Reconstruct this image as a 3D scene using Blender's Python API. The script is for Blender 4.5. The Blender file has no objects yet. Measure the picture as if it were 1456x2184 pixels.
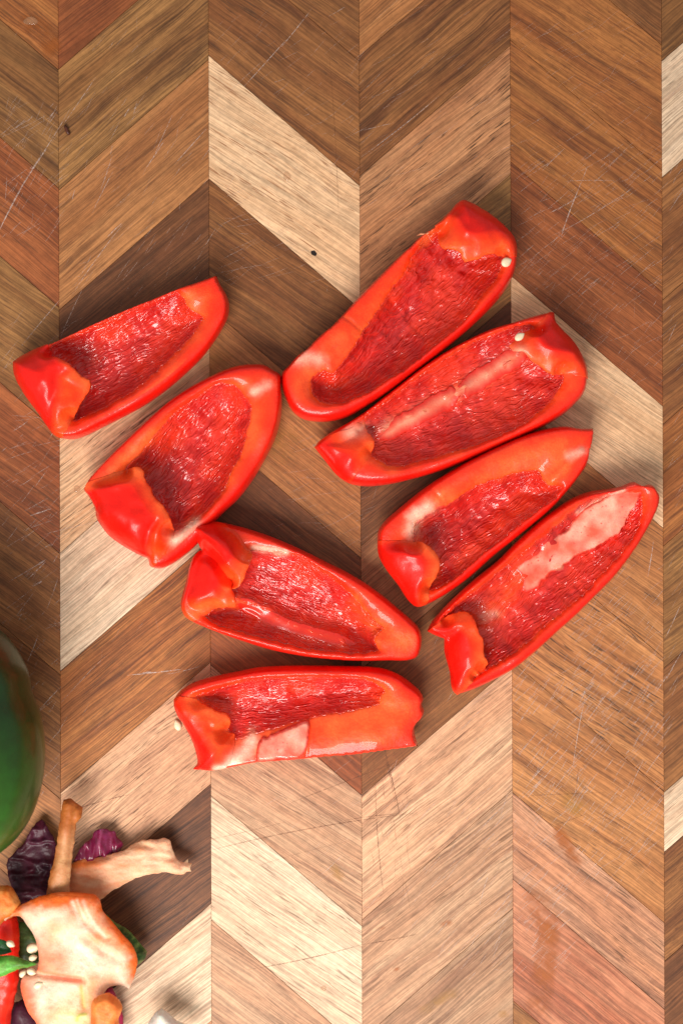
import bpy, math, random
import numpy as np
from mathutils import Vector
from mathutils.geometry import delaunay_2d_cdt

random.seed(7)
rng = np.random.default_rng(7)
S = 0.0002            # metres of board per unit of the tracing grid
H = 0.72              # camera height above the board

# ------------------------------------------------------------------ camera, light, exposure
scene = bpy.context.scene
COL = scene.collection
cam_d = bpy.data.cameras.new("camera")
cam = bpy.data.objects.new("camera", cam_d); COL.objects.link(cam)
cam.location = (0, 0, H)
cam_d.sensor_fit = 'VERTICAL'; cam_d.sensor_height = 36
cam_d.lens = 36 * H / (2184 * S)
cam_d.clip_start = 0.02; cam_d.clip_end = 20
cam_d.dof.use_dof = True; cam_d.dof.focus_distance = H - 0.010; cam_d.dof.aperture_fstop = 5.0
scene.camera = cam

w = bpy.data.worlds.new("World"); scene.world = w; w.use_nodes = True
bg = w.node_tree.nodes["Background"]
bg.inputs[0].default_value = (1.0, 0.985, 0.97, 1); bg.inputs[1].default_value = 0.48

def area(name, loc, target, sx, sy, power, color):
    d = bpy.data.lights.new(name, 'AREA'); d.shape = 'RECTANGLE'; d.size = sx; d.size_y = sy
    d.energy = power; d.color = color
    o = bpy.data.objects.new(name, d); COL.objects.link(o); o.location = loc
    o.rotation_euler = (Vector(target) - Vector(loc)).to_track_quat('-Z', 'Y').to_euler()
    return o
area("window_light", (-0.20, -0.56, 0.62), (0.0, -0.06, 0), 0.50, 0.42, 11.0, (1.0, 0.955, 0.90))

scene.view_settings.view_transform = 'Standard'
scene.view_settings.look = 'None'
scene.view_settings.exposure = 0.0
scene.view_settings.gamma = 1.0

# ------------------------------------------------------------------ small helpers
def W(px, py, k=1.0):
    return ((px - 728) * S * k, (1092 - py) * S * k)

def empty(name, label, cat, loc=(0, 0, 0), rz=0.0, group=None):
    o = bpy.data.objects.new(name, None); COL.objects.link(o)
    o.empty_display_size = 0.01
    o.location = loc; o.rotation_euler = (0, 0, rz)
    o['label'] = label; o['category'] = cat
    if group: o['group'] = group
    return o

def tag(o, label=None, cat=None, group=None, kind=None):
    if label: o['label'] = label
    if cat: o['category'] = cat
    if group: o['group'] = group
    if kind: o['kind'] = kind
    return o

def mesh_obj(name, verts, faces, mat, parent=None, smooth=True, col=None, pos=None):
    me = bpy.data.meshes.new(name)
    me.from_pydata([tuple(v) for v in verts], [], [tuple(f) for f in faces])
    if smooth: me.polygons.foreach_set('use_smooth', [True] * len(me.polygons))
    if col is not None:
        a = me.color_attributes.new("Col", 'FLOAT_COLOR', 'POINT')
        c = np.ones((len(me.vertices), 4), dtype=np.float32); c[:, :3] = col
        a.data.foreach_set('color', c.ravel())
    me.materials.append(mat); me.update()
    o = bpy.data.objects.new(name, me); COL.objects.link(o)
    if parent: o.parent = parent
    if pos is not None: o.location = pos
    return o

# value noise on arrays
_T = rng.random((256, 256))
def vnoise(x, y):
    xi = np.floor(x).astype(int); yi = np.floor(y).astype(int)
    fx = x - xi; fy = y - yi
    fx = fx * fx * (3 - 2 * fx); fy = fy * fy * (3 - 2 * fy)
    a = _T[xi % 256, yi % 256]; b = _T[(xi + 1) % 256, yi % 256]
    c = _T[xi % 256, (yi + 1) % 256]; d = _T[(xi + 1) % 256, (yi + 1) % 256]
    return (a * (1 - fx) + b * fx) * (1 - fy) + (c * (1 - fx) + d * fx) * fy
def fbm(x, y, o=3):
    s = 0; a = 0.5; t = 0
    for i in range(o):
        s = s + a * vnoise(x * 2 ** i + 17 * i, y * 2 ** i + 31 * i); t += a; a *= 0.5
    return s / t - 0.5

def smooth(t):
    t = np.clip(t, 0, 1); return t * t * (3 - 2 * t)
def quarter(t):
    t = np.clip(t, 0, 1); return np.sqrt(1 - (1 - t) ** 2)

def catmull(P, closed=True, step=3.0, corner=62):
    """resample a traced line; vertices that turn by more than `corner` degrees stay sharp"""
    P = np.array(P, float); n = len(P); out = []
    rngi = range(n if closed else n - 1)
    def tang(i):
        if not closed and (i == 0 or i == n - 1):
            return (P[1] - P[0]) if i == 0 else (P[-1] - P[-2])
        a = P[i] - P[i - 1]; b = P[(i + 1) % n] - P[i]
        la, lb = np.linalg.norm(a), np.linalg.norm(b)
        if la < 1e-6 or lb < 1e-6: return b * 0
        ang = math.degrees(math.acos(np.clip(a @ b / la / lb, -1, 1)))
        if ang > corner: return None
        t = a / la + b / lb; t /= max(np.linalg.norm(t), 1e-6)
        return t
    T = [tang(i) for i in range(n)]
    for i in rngi:
        p, q = P[i], P[(i + 1) % n]; L = np.linalg.norm(q - p)
        if L < 1e-6: continue
        d = (q - p) / L
        t0 = d if T[i] is None else T[i] / max(np.linalg.norm(T[i]), 1e-6)
        t1 = d if T[(i + 1) % n] is None else T[(i + 1) % n] / max(np.linalg.norm(T[(i + 1) % n]), 1e-6)
        k = max(1, int(round(L / step)))
        for j in range(k):
            u = j / k
            h00 = 2*u**3 - 3*u**2 + 1; h10 = u**3 - 2*u**2 + u; h01 = -2*u**3 + 3*u**2; h11 = u**3 - u**2
            out.append(h00 * p + h10 * t0 * L + h01 * q + h11 * t1 * L)
    if not closed: out.append(P[-1])
    return np.array(out)

def segdist(X, A, closed=True):
    """distance of points X to polyline A"""
    B = np.roll(A, -1, 0) if closed else A[1:]
    A0 = A if closed else A[:-1]
    d = (B - A0).astype(np.float32); L = (d ** 2).sum(1) + 1e-9
    ax, ay = A0[:, 0].astype(np.float32), A0[:, 1].astype(np.float32)
    res = np.empty(len(X))
    for i0 in range(0, len(X), 2000):
        x = X[i0:i0 + 2000, 0, None].astype(np.float32) - ax; y = X[i0:i0 + 2000, 1, None].astype(np.float32) - ay
        t = x * (d[:, 0] / L); t += y * (d[:, 1] / L); np.clip(t, 0, 1, out=t)
        x -= t * d[:, 0]; y -= t * d[:, 1]; x *= x; y *= y; x += y
        res[i0:i0 + 2000] = np.sqrt(x.min(1))
    return res
def ptdist(X, A):
    if len(A) == 0: return np.full(len(X), 1e9)
    res = np.empty(len(X))
    for i0 in range(0, len(X), 4000):
        x = X[i0:i0 + 4000, 0, None] - A[:, 0]; y = X[i0:i0 + 4000, 1, None] - A[:, 1]
        res[i0:i0 + 4000] = np.sqrt((x * x + y * y).min(1))
    return res
def inside(X, A):
    x, y = X[:, 0], X[:, 1]; c = np.zeros(len(X), bool); B = np.roll(A, 1, 0)
    for (x1, y1), (x2, y2) in zip(A, B):
        if y1 == y2: continue
        m = ((y1 > y) != (y2 > y)) & (x < (x2 - x1) * (y - y1) / (y2 - y1) + x1)
        c ^= m
    return c
def sdist(X, A):
    d = segdist(X, A); return np.where(inside(X, A), d, -d)

def triangulate(lines, outer, step):
    """constrained triangulation of the inside of `outer`, following every line"""
    lo, hi = outer.min(0), outer.max(0)
    ys = np.arange(lo[1], hi[1], step * 0.87); pts = []
    for r, y in enumerate(ys):
        xs = np.arange(lo[0] + (r % 2) * step / 2, hi[0], step)
        pts.append(np.stack([xs, np.full_like(xs, y)], 1))
    G = np.concatenate(pts); G = G[inside(G, outer)]
    for L, cl in lines: G = G[segdist(G, L, cl) > step * 0.55]
    V = [G]; E = []; n = len(G)
    for L, cl in lines:
        k = len(L); V.append(L)
        E += [(n + i, n + (i + 1) % k) for i in range(k if cl else k - 1)]
        n += k
    V = np.concatenate(V)
    r = delaunay_2d_cdt([Vector(v) for v in V], E, [], 0, 1e-4)
    P = np.array([tuple(v) for v in r[0]]); F = np.array([f for f in r[2] if len(f) == 3])
    c = P[F].mean(1); F = F[inside(c, outer)]
    a = P[F[:, 1]] - P[F[:, 0]]; b = P[F[:, 2]] - P[F[:, 0]]
    cr = a[:, 0] * b[:, 1] - a[:, 1] * b[:, 0]
    F = F[np.abs(cr) > 1e-5]; cr = cr[np.abs(cr) > 1e-5]
    F[cr > 0] = F[cr > 0][:, ::-1]          # tracing grid has y down: make faces point up in the world
    return P, F

def relax(z, F, n, it, keep=None):
    E = np.concatenate([F[:, [0, 1]], F[:, [1, 2]], F[:, [2, 0]]])
    cnt = np.bincount(E.ravel(), minlength=n).astype(float); cnt[cnt == 0] = 1
    for _ in range(it):
        s = np.bincount(E[:, 0], z[E[:, 1]], n) + np.bincount(E[:, 1], z[E[:, 0]], n)
        z2 = 0.5 * z + 0.5 * s / cnt
        if keep is not None: z2[keep] = z[keep]
        z = z2
    return z

def boundary_edges(F):
    E = np.concatenate([F[:, [0, 1]], F[:, [1, 2]], F[:, [2, 0]]])
    key = np.sort(E, 1); _, inv, cnt = np.unique(key, axis=0, return_inverse=True, return_counts=True)
    return E[cnt[inv.ravel()] == 1]

def closed_sheet(name, P, F, zt, zb, mat, parent, frame, k, col=None, weld=False):
    """a solid between two height fields over the same triangles"""
    used = np.unique(F); mp = -np.ones(len(P), int); mp[used] = np.arange(len(used))
    P = P[used]; zt = zt[used]; zb = zb[used]; F = mp[F]; n = len(P)
    if col is not None: col = col[used]
    BE = boundary_edges(F); bset = np.unique(BE)
    wx = (P[:, 0] - 728) * S * k; wy = (1092 - P[:, 1]) * S * k
    cx, cy, rz = frame; c, s = math.cos(-rz), math.sin(-rz)
    lx = (wx - cx) * c - (wy - cy) * s; ly = (wx - cx) * s + (wy - cy) * c
    top = np.stack([lx, ly, zt], 1); bot = np.stack([lx, ly, zb], 1)
    if weld:
        m = np.arange(n) + n; isb = np.zeros(n, bool); isb[bset] = True
        inner = np.where(~isb)[0]; m = np.arange(n); m[inner] = n + np.arange(len(inner))
        V = np.concatenate([top, bot[inner]]); FF = [tuple(f) for f in F] + [tuple(m[f[::-1]]) for f in F]
        cc = None if col is None else np.concatenate([col, col[inner]])
    else:
        V = np.concatenate([top, bot])
        FF = [tuple(f) for f in F] + [tuple(f[::-1] + n) for f in F] + [(b, a, a + n, b + n) for a, b in BE]
        cc = None if col is None else np.concatenate([col, col])
    return mesh_obj(name, V, FF, mat, parent, True, cc)

# ------------------------------------------------------------------ materials
def new_mat(name):
    m = bpy.data.materials.new(name); m.use_nodes = True
    nt = m.node_tree; nt.nodes.clear()
    out = nt.nodes.new('ShaderNodeOutputMaterial'); b = nt.nodes.new('ShaderNodeBsdfPrincipled')
    nt.links.new(b.outputs[0], out.inputs[0])
    return m, nt, b
class NB:
    def __init__(s, nt): s.nt = nt
    def n(s, t, **kw):
        x = s.nt.nodes.new(t)
        for k, v in kw.items(): setattr(x, k, v)
        return x
    def l(s, a, b): s.nt.links.new(a, b)
    def put(s, sock, v):
        if hasattr(v, 'links') or isinstance(v, bpy.types.NodeSocket): s.l(v, sock)
        else: sock.default_value = v
    def math(s, op, a, b=0.0, clamp=False):
        x = s.n('ShaderNodeMath', operation=op); x.use_clamp = clamp
        s.put(x.inputs[0], a); s.put(x.inputs[1], b); return x.outputs[0]
    def mix(s, f, a, b, blend='MIX'):
        x = s.n('ShaderNodeMix', data_type='RGBA', blend_type=blend)
        s.put(x.inputs[0], f); s.put(x.inputs[6], a); s.put(x.inputs[7], b); return x.outputs[2]
    def noise(s, vec, scale, detail=3, rough=0.55, dist=0.0):
        x = s.n('ShaderNodeTexNoise'); s.l(vec, x.inputs['Vector'])
        x.inputs['Scale'].default_value = scale; x.inputs['Detail'].default_value = detail
        x.inputs['Roughness'].default_value = rough; x.inputs['Distortion'].default_value = dist
        return x.outputs[0]
    def ramp(s, v, a, b, lo=0.0, hi=1.0):
        x = s.n('ShaderNodeMapRange'); x.interpolation_type = 'SMOOTHSTEP'
        s.put(x.inputs[0], v); x.inputs[1].default_value = a; x.inputs[2].default_value = b
        x.inputs[3].default_value = lo; x.inputs[4].default_value = hi; return x.outputs[0]
    def scale(s, vec, sc, loc=(0, 0, 0)):
        x = s.n('ShaderNodeMapping'); s.l(vec, x.inputs[0])
        x.inputs['Location'].default_value = loc; x.inputs['Scale'].default_value = sc; return x.outputs[0]

def rgb(*c):      # sRGB 0-255 to linear
    return tuple(((v / 255 / 12.92) if v / 255 <= 0.04045 else ((v / 255 + 0.055) / 1.055) ** 2.4) for v in c)

def wood(name, light, mid, dark, seed=0, streak=0.5, pore=0.5, poredark=(0.10, 0.045, 0.02), fibre=0.35, band=0.5, mottled=0.0, wav=1.0):
    m, nt, b = new_mat(name); q = NB(nt)
    tc = q.n('ShaderNodeTexCoord').outputs['Object']
    v = q.scale(tc, (100, 100, 100), (seed * 3.7, seed * 5.3, seed * 1.1))     # centimetres
    # gentle wander of the grain
    wn = q.n('ShaderNodeTexNoise'); q.l(q.scale(v, (0.22, 0.5, 0.5)), wn.inputs['Vector']); wn.inputs['Scale'].default_value = 1.0; wn.inputs['Detail'].default_value = 2
    off = q.n('ShaderNodeVectorMath', operation='MULTIPLY_ADD'); q.l(wn.outputs['Color'], off.inputs[0]); off.inputs[1].default_value = (0.0, 0.42 * wav, 0.0); streak *= 0.78; q.l(v, off.inputs[2])
    v2 = off.outputs[0]
    broad = q.noise(q.scale(v2, (0.10, 0.9, 0.5)), 1.0, 2, 0.5)
    med = q.noise(q.scale(v2, (0.10, 4.2, 1)), 1.0, 4, 0.58)
    fine = q.noise(q.scale(v2, (0.35, 17, 1)), 1.0, 3, 0.65)
    por = q.noise(q.scale(v2, (1.0, 16, 1)), 1.0, 1, 0.5)
    lin = q.noise(q.scale(v2, (0.09, 6.5, 1), (3, 7, 0)), 1.0, 2, 0.5)
    lin = q.ramp(q.math('ABSOLUTE', q.math('SUBTRACT', lin, 0.5)), 0.0, 0.022, 1, 0)
    pmask = q.noise(q.scale(v2, (0.35, 1.6, 1)), 1.0, 2, 0.5)
    iso = q.noise(v, 3.0, 5, 0.7)
    c = q.mix(q.ramp(broad, 0.5 - 0.16, 0.5 + 0.15), (*light, 1), (*mid, 1)) if band else (*light, 1)
    dkf = q.math('MULTIPLY', q.ramp(med, 0.47, 0.63), q.math('MULTIPLY', q.ramp(pmask, 0.33, 0.62, 0.35, 1.0), streak))
    c = q.mix(dkf, c, (*dark, 1)); c = q.mix(q.math('MULTIPLY', lin, q.math('MULTIPLY', q.ramp(pmask, 0.4, 0.6, 0.15, 0.75), streak)), c, tuple(x * 0.75 for x in dark) + (1,))
    lt = q.ramp(fine, 0.34, 0.66, 1 - fibre, 1 + fibre * 0.45)
    cc = q.n('ShaderNodeCombineXYZ'); [q.l(lt, cc.inputs[i]) for i in range(3)]
    c = q.mix(1.0, c, cc.outputs[0], 'MULTIPLY')
    ln2 = q.noise(q.scale(v2, (0.16, 11.0, 1), (9, 2, 0)), 1.0, 2, 0.5); ln2 = q.ramp(q.math('ABSOLUTE', q.math('SUBTRACT', ln2, 0.5)), 0.0, 0.03, 1, 0)
    c = q.mix(q.math('MULTIPLY', ln2, q.ramp(pmask, 0.3, 0.6, 0.15, 0.6)), c, (*dark, 1))
    pf = q.math('MULTIPLY', q.ramp(por, 0.60, 0.67), q.math('MULTIPLY', q.ramp(pmask, 0.38, 0.60, 0.25, 1.0), pore))
    c = q.mix(pf, c, (*poredark, 1))
    i2 = q.ramp(iso, 0.25, 0.75, 0.86, 1.12)
    cc = q.n('ShaderNodeCombineXYZ'); [q.l(i2, cc.inputs[i]) for i in range(3)]
    c = q.mix(1.0, c, cc.outputs[0], 'MULTIPLY')
    if mottled:
        mo = q.noise(q.scale(v2, (1.4, 5, 1)), 1.6, 3, 0.7)
        c = q.mix(q.math('MULTIPLY', q.ramp(mo, 0.55, 0.68), mottled), c, (*dark, 1))
    q.l(c, b.inputs['Base Color'])
    b.inputs['Roughness'].default_value = 0.52; b.inputs['Specular IOR Level'].default_value = 0.28
    hgt = q.math('SUBTRACT', q.math('MULTIPLY', fine, 0.35), pf)
    bp = q.n('ShaderNodeBump'); bp.inputs['Strength'].default_value = 0.35; bp.inputs['Distance'].default_value = 0.00018
    q.l(hgt, bp.inputs['Height']); q.l(bp.outputs[0], b.inputs['Normal'])
    return m

def attr_color(q):
    a = q.n('ShaderNodeAttribute'); a.attribute_name = 'Col'; return a.outputs['Color']

def flesh_mat(name, sss=0.20, rough=0.40, coat=0.10, bump=0.35, sc=1.0, crough=0.12, radius=(1.0, 0.22, 0.10), mott=0.12):
    m, nt, b = new_mat(name); q = NB(nt)
    tc = q.n('ShaderNodeTexCoord').outputs['Object']; v = q.scale(tc, (100 * sc,) * 3)
    c = attr_color(q)
    n1 = q.ramp(q.noise(v, 1.2, 4, 0.6), 0.3, 0.7, 1 - mott, 1 + mott)
    n2 = q.ramp(q.noise(v, 14, 3, 0.6), 0.3, 0.7, 1 - mott * 0.6, 1 + mott * 0.6)
    k = q.math('MULTIPLY', n1, n2)
    cc = q.n('ShaderNodeCombineXYZ'); q.l(q.math('POWER', k, 0.6), cc.inputs[0]); q.l(q.math('POWER', k, 2.0), cc.inputs[1]); q.l(q.math('POWER', k, 2.0), cc.inputs[2])
    c = q.mix(1.0, c, cc.outputs[0], 'MULTIPLY')
    q.l(c, b.inputs['Base Color'])
    b.inputs['Subsurface Weight'].default_value = sss
    b.inputs['Subsurface Radius'].default_value = radius; b.inputs['Subsurface Scale'].default_value = 0.0035
    b.inputs['Roughness'].default_value = rough; b.inputs['Coat Weight'].default_value = coat; b.inputs['Coat Roughness'].default_value = crough
    b.inputs['Specular IOR Level'].default_value = 0.22
    h = q.math('ADD', q.math('MULTIPLY', q.noise(v, 22, 3, 0.6), 0.35), q.math('MULTIPLY', q.noise(v, 5, 2, 0.5), 1.0))
    bp = q.n('ShaderNodeBump'); bp.inputs['Strength'].default_value = bump; bp.inputs['Distance'].default_value = 0.0004
    q.l(h, bp.inputs['Height']); q.l(bp.outputs[0], b.inputs['Normal'])
    return m

def membrane_mat(name):
    m, nt, b = new_mat(name); q = NB(nt)
    tc = q.n('ShaderNodeTexCoord').outputs['Object']; v = q.scale(tc, (100,) * 3)
    wn = q.n('ShaderNodeTexNoise'); q.l(v, wn.inputs['Vector']); wn.inputs['Scale'].default_value = 1.1; wn.inputs['Detail'].default_value = 3
    off = q.n('ShaderNodeVectorMath', operation='MULTIPLY_ADD'); q.l(wn.outputs['Color'], off.inputs[0]); off.inputs[1].default_value = (0.3, 0.42, 0); q.l(v, off.inputs[2])
    v2 = off.outputs[0]
    def ridged(sc, w_, seed, det=1):
        n_ = q.noise(q.scale(v2, sc, (seed, seed * 2, 0)), 1.0, det, 0.5, 0.3)
        return q.ramp(q.math('ABSOLUTE', q.math('SUBTRACT', n_, 0.5)), 0.0, w_, 1, 0)
    big = q.noise(v, 1.5, 3, 0.55)
    r1 = ridged((0.75, 4.6, 3), 0.10, 0); r2 = ridged((1.3, 8.5, 3), 0.11, 5)
    wr = q.math('ADD', q.math('MULTIPLY', r1, 0.75), q.math('MULTIPLY', r2, 0.45))
    amp = q.ramp(big, 0.32, 0.62, 0.45, 1.0)
    hh = q.math('MULTIPLY', wr, amp)
    b2 = q.n('ShaderNodeBump'); b2.inputs['Strength'].default_value = 0.5; b2.inputs['Distance'].default_value = 0.0008
    q.l(big, b2.inputs['Height'])
    b1 = q.n('ShaderNodeBump'); b1.inputs['Strength'].default_value = 0.85; b1.inputs['Distance'].default_value = 0.00050
    q.l(hh, b1.inputs['Height']); q.l(b2.outputs[0], b1.inputs['Normal'])
    q.l(b1.outputs[0], b.inputs['Normal'])
    c = attr_color(q)
    t = q.ramp(q.noise(v2, 1.3, 4, 0.65), 0.32, 0.68)
    c = q.mix(t, q.mix(1.0, c, (0.85, 0.7, 0.8, 1), 'MULTIPLY'), q.mix(1.0, c, (1.12, 1.5, 1.2, 1), 'MULTIPLY'))
    c = q.mix(q.ramp(q.noise(v, 0.7, 2, 0.5), 0.45, 0.68, 0, 0.55), c, (0.88, 0.045, 0.010, 1))
    # crests are painted a brighter red to stand in for glints; valleys stay deeper
    c = q.mix(q.ramp(wr, 0.1, 1.1, 0, 0.38), c, (0.88, 0.045, 0.03, 1))
    q.l(c, b.inputs['Base Color'])
    b.inputs['Roughness'].default_value = 0.45; b.inputs['Specular IOR Level'].default_value = 0.2
    b.inputs['Coat Weight'].default_value = 1.0; b.inputs['Coat Roughness'].default_value = 0.05; b.inputs['Coat IOR'].default_value = 1.5
    q.l(b1.outputs[0], b.inputs['Coat Normal'])
    return m

def plain(name, color, rough=0.5, spec=0.4, sss=0.0, coat=0.0, var=0.15, scale=3.0, color2=None, bump=0.3, radius=(1, 0.5, 0.3)):
    m, nt, b = new_mat(name); q = NB(nt)
    tc = q.n('ShaderNodeTexCoord').outputs['Object']; v = q.scale(tc, (100,) * 3)
    f = q.ramp(q.noise(v, scale, 4, 0.6), 0.3, 0.7)
    c2 = color2 if color2 else tuple(x * (1 - var * 2) for x in color)
    q.l(q.mix(f, (*color, 1), (*c2, 1)), b.inputs['Base Color'])
    b.inputs['Roughness'].default_value = rough; b.inputs['Specular IOR Level'].default_value = spec
    b.inputs['Coat Weight'].default_value = coat; b.inputs['Subsurface Weight'].default_value = sss
    b.inputs['Subsurface Radius'].default_value = radius; b.inputs['Subsurface Scale'].default_value = 0.002
    bp = q.n('ShaderNodeBump'); bp.inputs['Strength'].default_value = bump; bp.inputs['Distance'].default_value = 0.0003
    q.l(q.noise(v, scale * 6, 3, 0.6), bp.inputs['Height']); q.l(bp.outputs[0], b.inputs['Normal'])
    return m

M_FLESH = flesh_mat('pepper_skin_and_flesh', coat=0.35, crough=0.05, bump=0.5)
M_LOBE = flesh_mat('pepper_folded_end', rough=0.36, coat=0.18, crough=0.10)
M_MEMB = membrane_mat('pepper_inner_membrane')
M_PITH_GLARE = flesh_mat('pith_and_glare', sss=0.3, rough=0.30, coat=1.0, bump=0.25, mott=0.10)  # for real ribs, and for plates whose pale colour paints glare
nt = M_PITH_GLARE.node_tree; q_ = NB(nt); pb = [x for x in nt.nodes if x.type == 'BSDF_PRINCIPLED'][0]
vv = q_.scale(q_.n('ShaderNodeTexCoord').outputs['Object'], (100,) * 3)
vr = q_.n('ShaderNodeTexVoronoi'); q_.l(vv, vr.inputs['Vector']); vr.inputs['Scale'].default_value = 5.5
dots = q_.math('MULTIPLY', q_.ramp(vr.outputs['Distance'], 0.16, 0.26, 1, 0), q_.ramp(q_.noise(vv, 1.6, 2), 0.45, 0.6, 0, .8))
src = pb.inputs['Base Color'].links[0].from_socket
q_.l(q_.mix(dots, src, (0.75, 0.06, 0.035, 1)), pb.inputs['Base Color'])
M_CORE = flesh_mat('pepper_core_flesh', sss=0.3, rough=0.5, coat=0.05, bump=0.9, radius=(1, 0.5, 0.3), mott=0.06)
M_SEED = plain('pepper_seed', (0.80, 0.66, 0.44), 0.4, 0.4, 0.2, var=0.06)

# ------------------------------------------------------------------ the table and the board
tbl = mesh_obj('table_top', [(-0.9, -0.9, -0.022), (0.9, -0.9, -0.022), (0.9, 0.9, -0.022), (-0.9, 0.9, -0.022)], [(0, 1, 2, 3)],
               plain('table_surface', (0.32, 0.30, 0.28), 0.6), smooth=False)
tag(tbl, kind='structure')
board = empty('cutting_board', 'chevron patterned wooden cutting board with knife scratches under the red pepper wedges', 'cutting board')

ROT = 0.0032
EDGE = [-196, 124.5, 444.5, 765.5, 1087, 1409.5, 1731]       # joints at y = 0
def xe(i, y): return EDGE[i] + y * ROT
# colours: (light, mid, dark) in linear values
PALE = ((0.82, 0.53, 0.31), (0.77, 0.46, 0.25), (0.60, 0.30, 0.14))
CREAM = ((0.80, 0.59, 0.40), (0.73, 0.50, 0.32), (0.50, 0.28, 0.17))
TAN = ((0.40, 0.195, 0.092), (0.32, 0.14, 0.062), (0.14, 0.055, 0.028))
PINK = ((0.47, 0.25, 0.15), (0.38, 0.18, 0.10), (0.20, 0.085, 0.05))
OLIVE = ((0.27, 0.145, 0.064), (0.20, 0.095, 0.040), (0.085, 0.038, 0.020))
BROWN = ((0.25, 0.115, 0.050), (0.19, 0.078, 0.034), (0.080, 0.030, 0.017))
DARK = ((0.16, 0.068, 0.034), (0.12, 0.048, 0.025), (0.050, 0.020, 0.013))
RED = ((0.30, 0.105, 0.045), (0.22, 0.070, 0.030), (0.10, 0.030, 0.018))
PINK_SHEEN = ((0.63, 0.365, 0.21), (0.55, 0.285, 0.155), (0.27, 0.115, 0.062))  # pink wood lightened to paint the sheen over the lower planks
REDP = ((0.56, 0.235, 0.125), (0.43, 0.135, 0.065), (0.20, 0.055, 0.032))
ORNG = ((0.36, 0.155, 0.058), (0.28, 0.105, 0.040), (0.13, 0.045, 0.022))
def warm(t): return tuple((c[0] * 1.30, c[1] * 1.13, c[2] * 0.84) for c in t)
TAN, OLIVE, BROWN, DARK, RED, ORNG, PINK = map(warm, (TAN, OLIVE, BROWN, DARK, RED, ORNG, PINK))
def k(t, f): return tuple(tuple(c * f for c in x) for x in t)
# per column: list of (y on the column's left joint where the piece begins, palette, options); direction of slope
COLS = [
 (+1, [(-430, TAN, {}), (-170, ORNG, dict(streak=.6)), (-137, ORNG, dict(streak=.6)), (124, OLIVE, dict(streak=.8)), (376, RED, dict(streak=.9)), (640, OLIVE, dict(streak=.5)),
       (650 - 3, OLIVE, {}), (905, RED, dict(streak=.5)), (1155, BROWN, {}), (1425, BROWN, {}), (1690, TAN, dict(streak=.5)), (1950, BROWN, {}), (2210, TAN, {})]),
 (-1, [(-130, RED, dict(streak=.4, pore=.3)), (148, OLIVE, dict(streak=.9, fibre=.42)), (405, k(TAN, .92), dict(streak=.7)), (661, DARK, dict(streak=.7)),
       (935, k(PALE, .95), dict(streak=.9, pore=.8)), (1180, CREAM, dict(streak=.5, pore=.4)), (1431, ORNG, dict(streak=1.0, fibre=.45)), (1691, k(PINK_SHEEN, 1.12), dict(streak=.6, pore=.9)),
       (1950, DARK, dict(streak=1.0, fibre=.5)), (2205, CREAM, dict(streak=.9, pore=.4)), (2455, PINK, {})]),
 (+1, [(-420, BROWN, {}), (-148, BROWN, dict(streak=.8, pore=.8)), (118, PALE, dict(streak=.15, pore=.8, poredark=(0.30, 0.12, 0.05))), (381, k(BROWN, .9), dict(streak=.9)),
       (655, TAN, dict(streak=.6)), (912, k(DARK, 1.1), dict(streak=.9)), (1165, RED, dict(streak=.5)), (1418, k(PINK_SHEEN, .95), dict(streak=.8)), (1697, CREAM, dict(streak=.6, pore=.6)),
       (1962, k(PINK_SHEEN, .85), dict(streak=.5)), (2230, BROWN, {})]),
 (-1, [(-130, TAN, {}), (120, BROWN, dict(streak=1.0, fibre=.45)), (375, k(PINK, .95), dict(streak=.7, pore=1.0)), (650, OLIVE, dict(streak=.8)), (920, DARK, {}),
       (1165, k(PINK, .8), dict(streak=.9)), (1428, k(BROWN, .95), dict(streak=.4, pore=.3)), (1697, k(PINK_SHEEN, 1.08), dict(streak=.8, pore=.6)), (1962, k(PINK_SHEEN, .9), dict(streak=.8)), (2215, k(PINK_SHEEN, .8), dict(streak=.8)), (2470, PINK, {})]),
 (+1, [(-430, BROWN, {}), (-182, ORNG, dict(streak=.7, mottled=.5)), (85, k(ORNG, .95), dict(streak=1.0)), (345, k(RED, .95), dict(streak=.6)), (588, k(PALE, .97), dict(streak=.5, pore=.5)), (848, TAN, dict(streak=.7, pore=.8)),
       (1125, k(TAN, 1.12), dict(streak=1.0, pore=1.0)), (1410, k(TAN, 1.08), dict(streak=.8, pore=.6)), (1690, ((0.60, 0.30, 0.17), (0.56, 0.24, 0.12), (0.20, 0.08, 0.05)), dict(streak=.8, pore=.7)), (1875, REDP, dict(streak=.6)), (2135, BROWN, dict(streak=.9))]),
 (-1, [(-120, OLIVE, {}), (130, CREAM, dict(streak=.6)), (378, BROWN, {}), (640, BROWN, dict(streak=.8)), (905, ORNG, dict(streak=.8)), (1165, OLIVE, {}), (1425, BROWN, dict(streak=.8)),
       (1690, CREAM, {}), (1817, BROWN, dict(mottled=.6)), (2050, DARK, dict(streak=.9)), (2310, BROWN, {}), (2570, BROWN, {})]),
]
COLS[0] = (+1, [(-430, TAN, {}), (-153, ORNG, dict(streak=.7)), (100 + 24 - 277 + 0 + 277 - 0, OLIVE, dict(streak=.8)), (376, RED, dict(streak=.9)), (630, OLIVE, dict(streak=.6)),
       (900, RED, dict(streak=.6)), (1155, BROWN, dict(streak=.7)), (1415, BROWN, {}), (1680, TAN, dict(streak=.7)), (1940, BROWN, {}), (2200, TAN, {})])
# column 0 is cut by the frame: its values above are given on its RIGHT joint, 277 lower than on the left one
COLS[0] = (+1, [(y - 277 + (24 if i else 0), p, o) for i, (y, p, o) in enumerate(COLS[0][1])] + [(2200, BROWN, {})])

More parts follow.
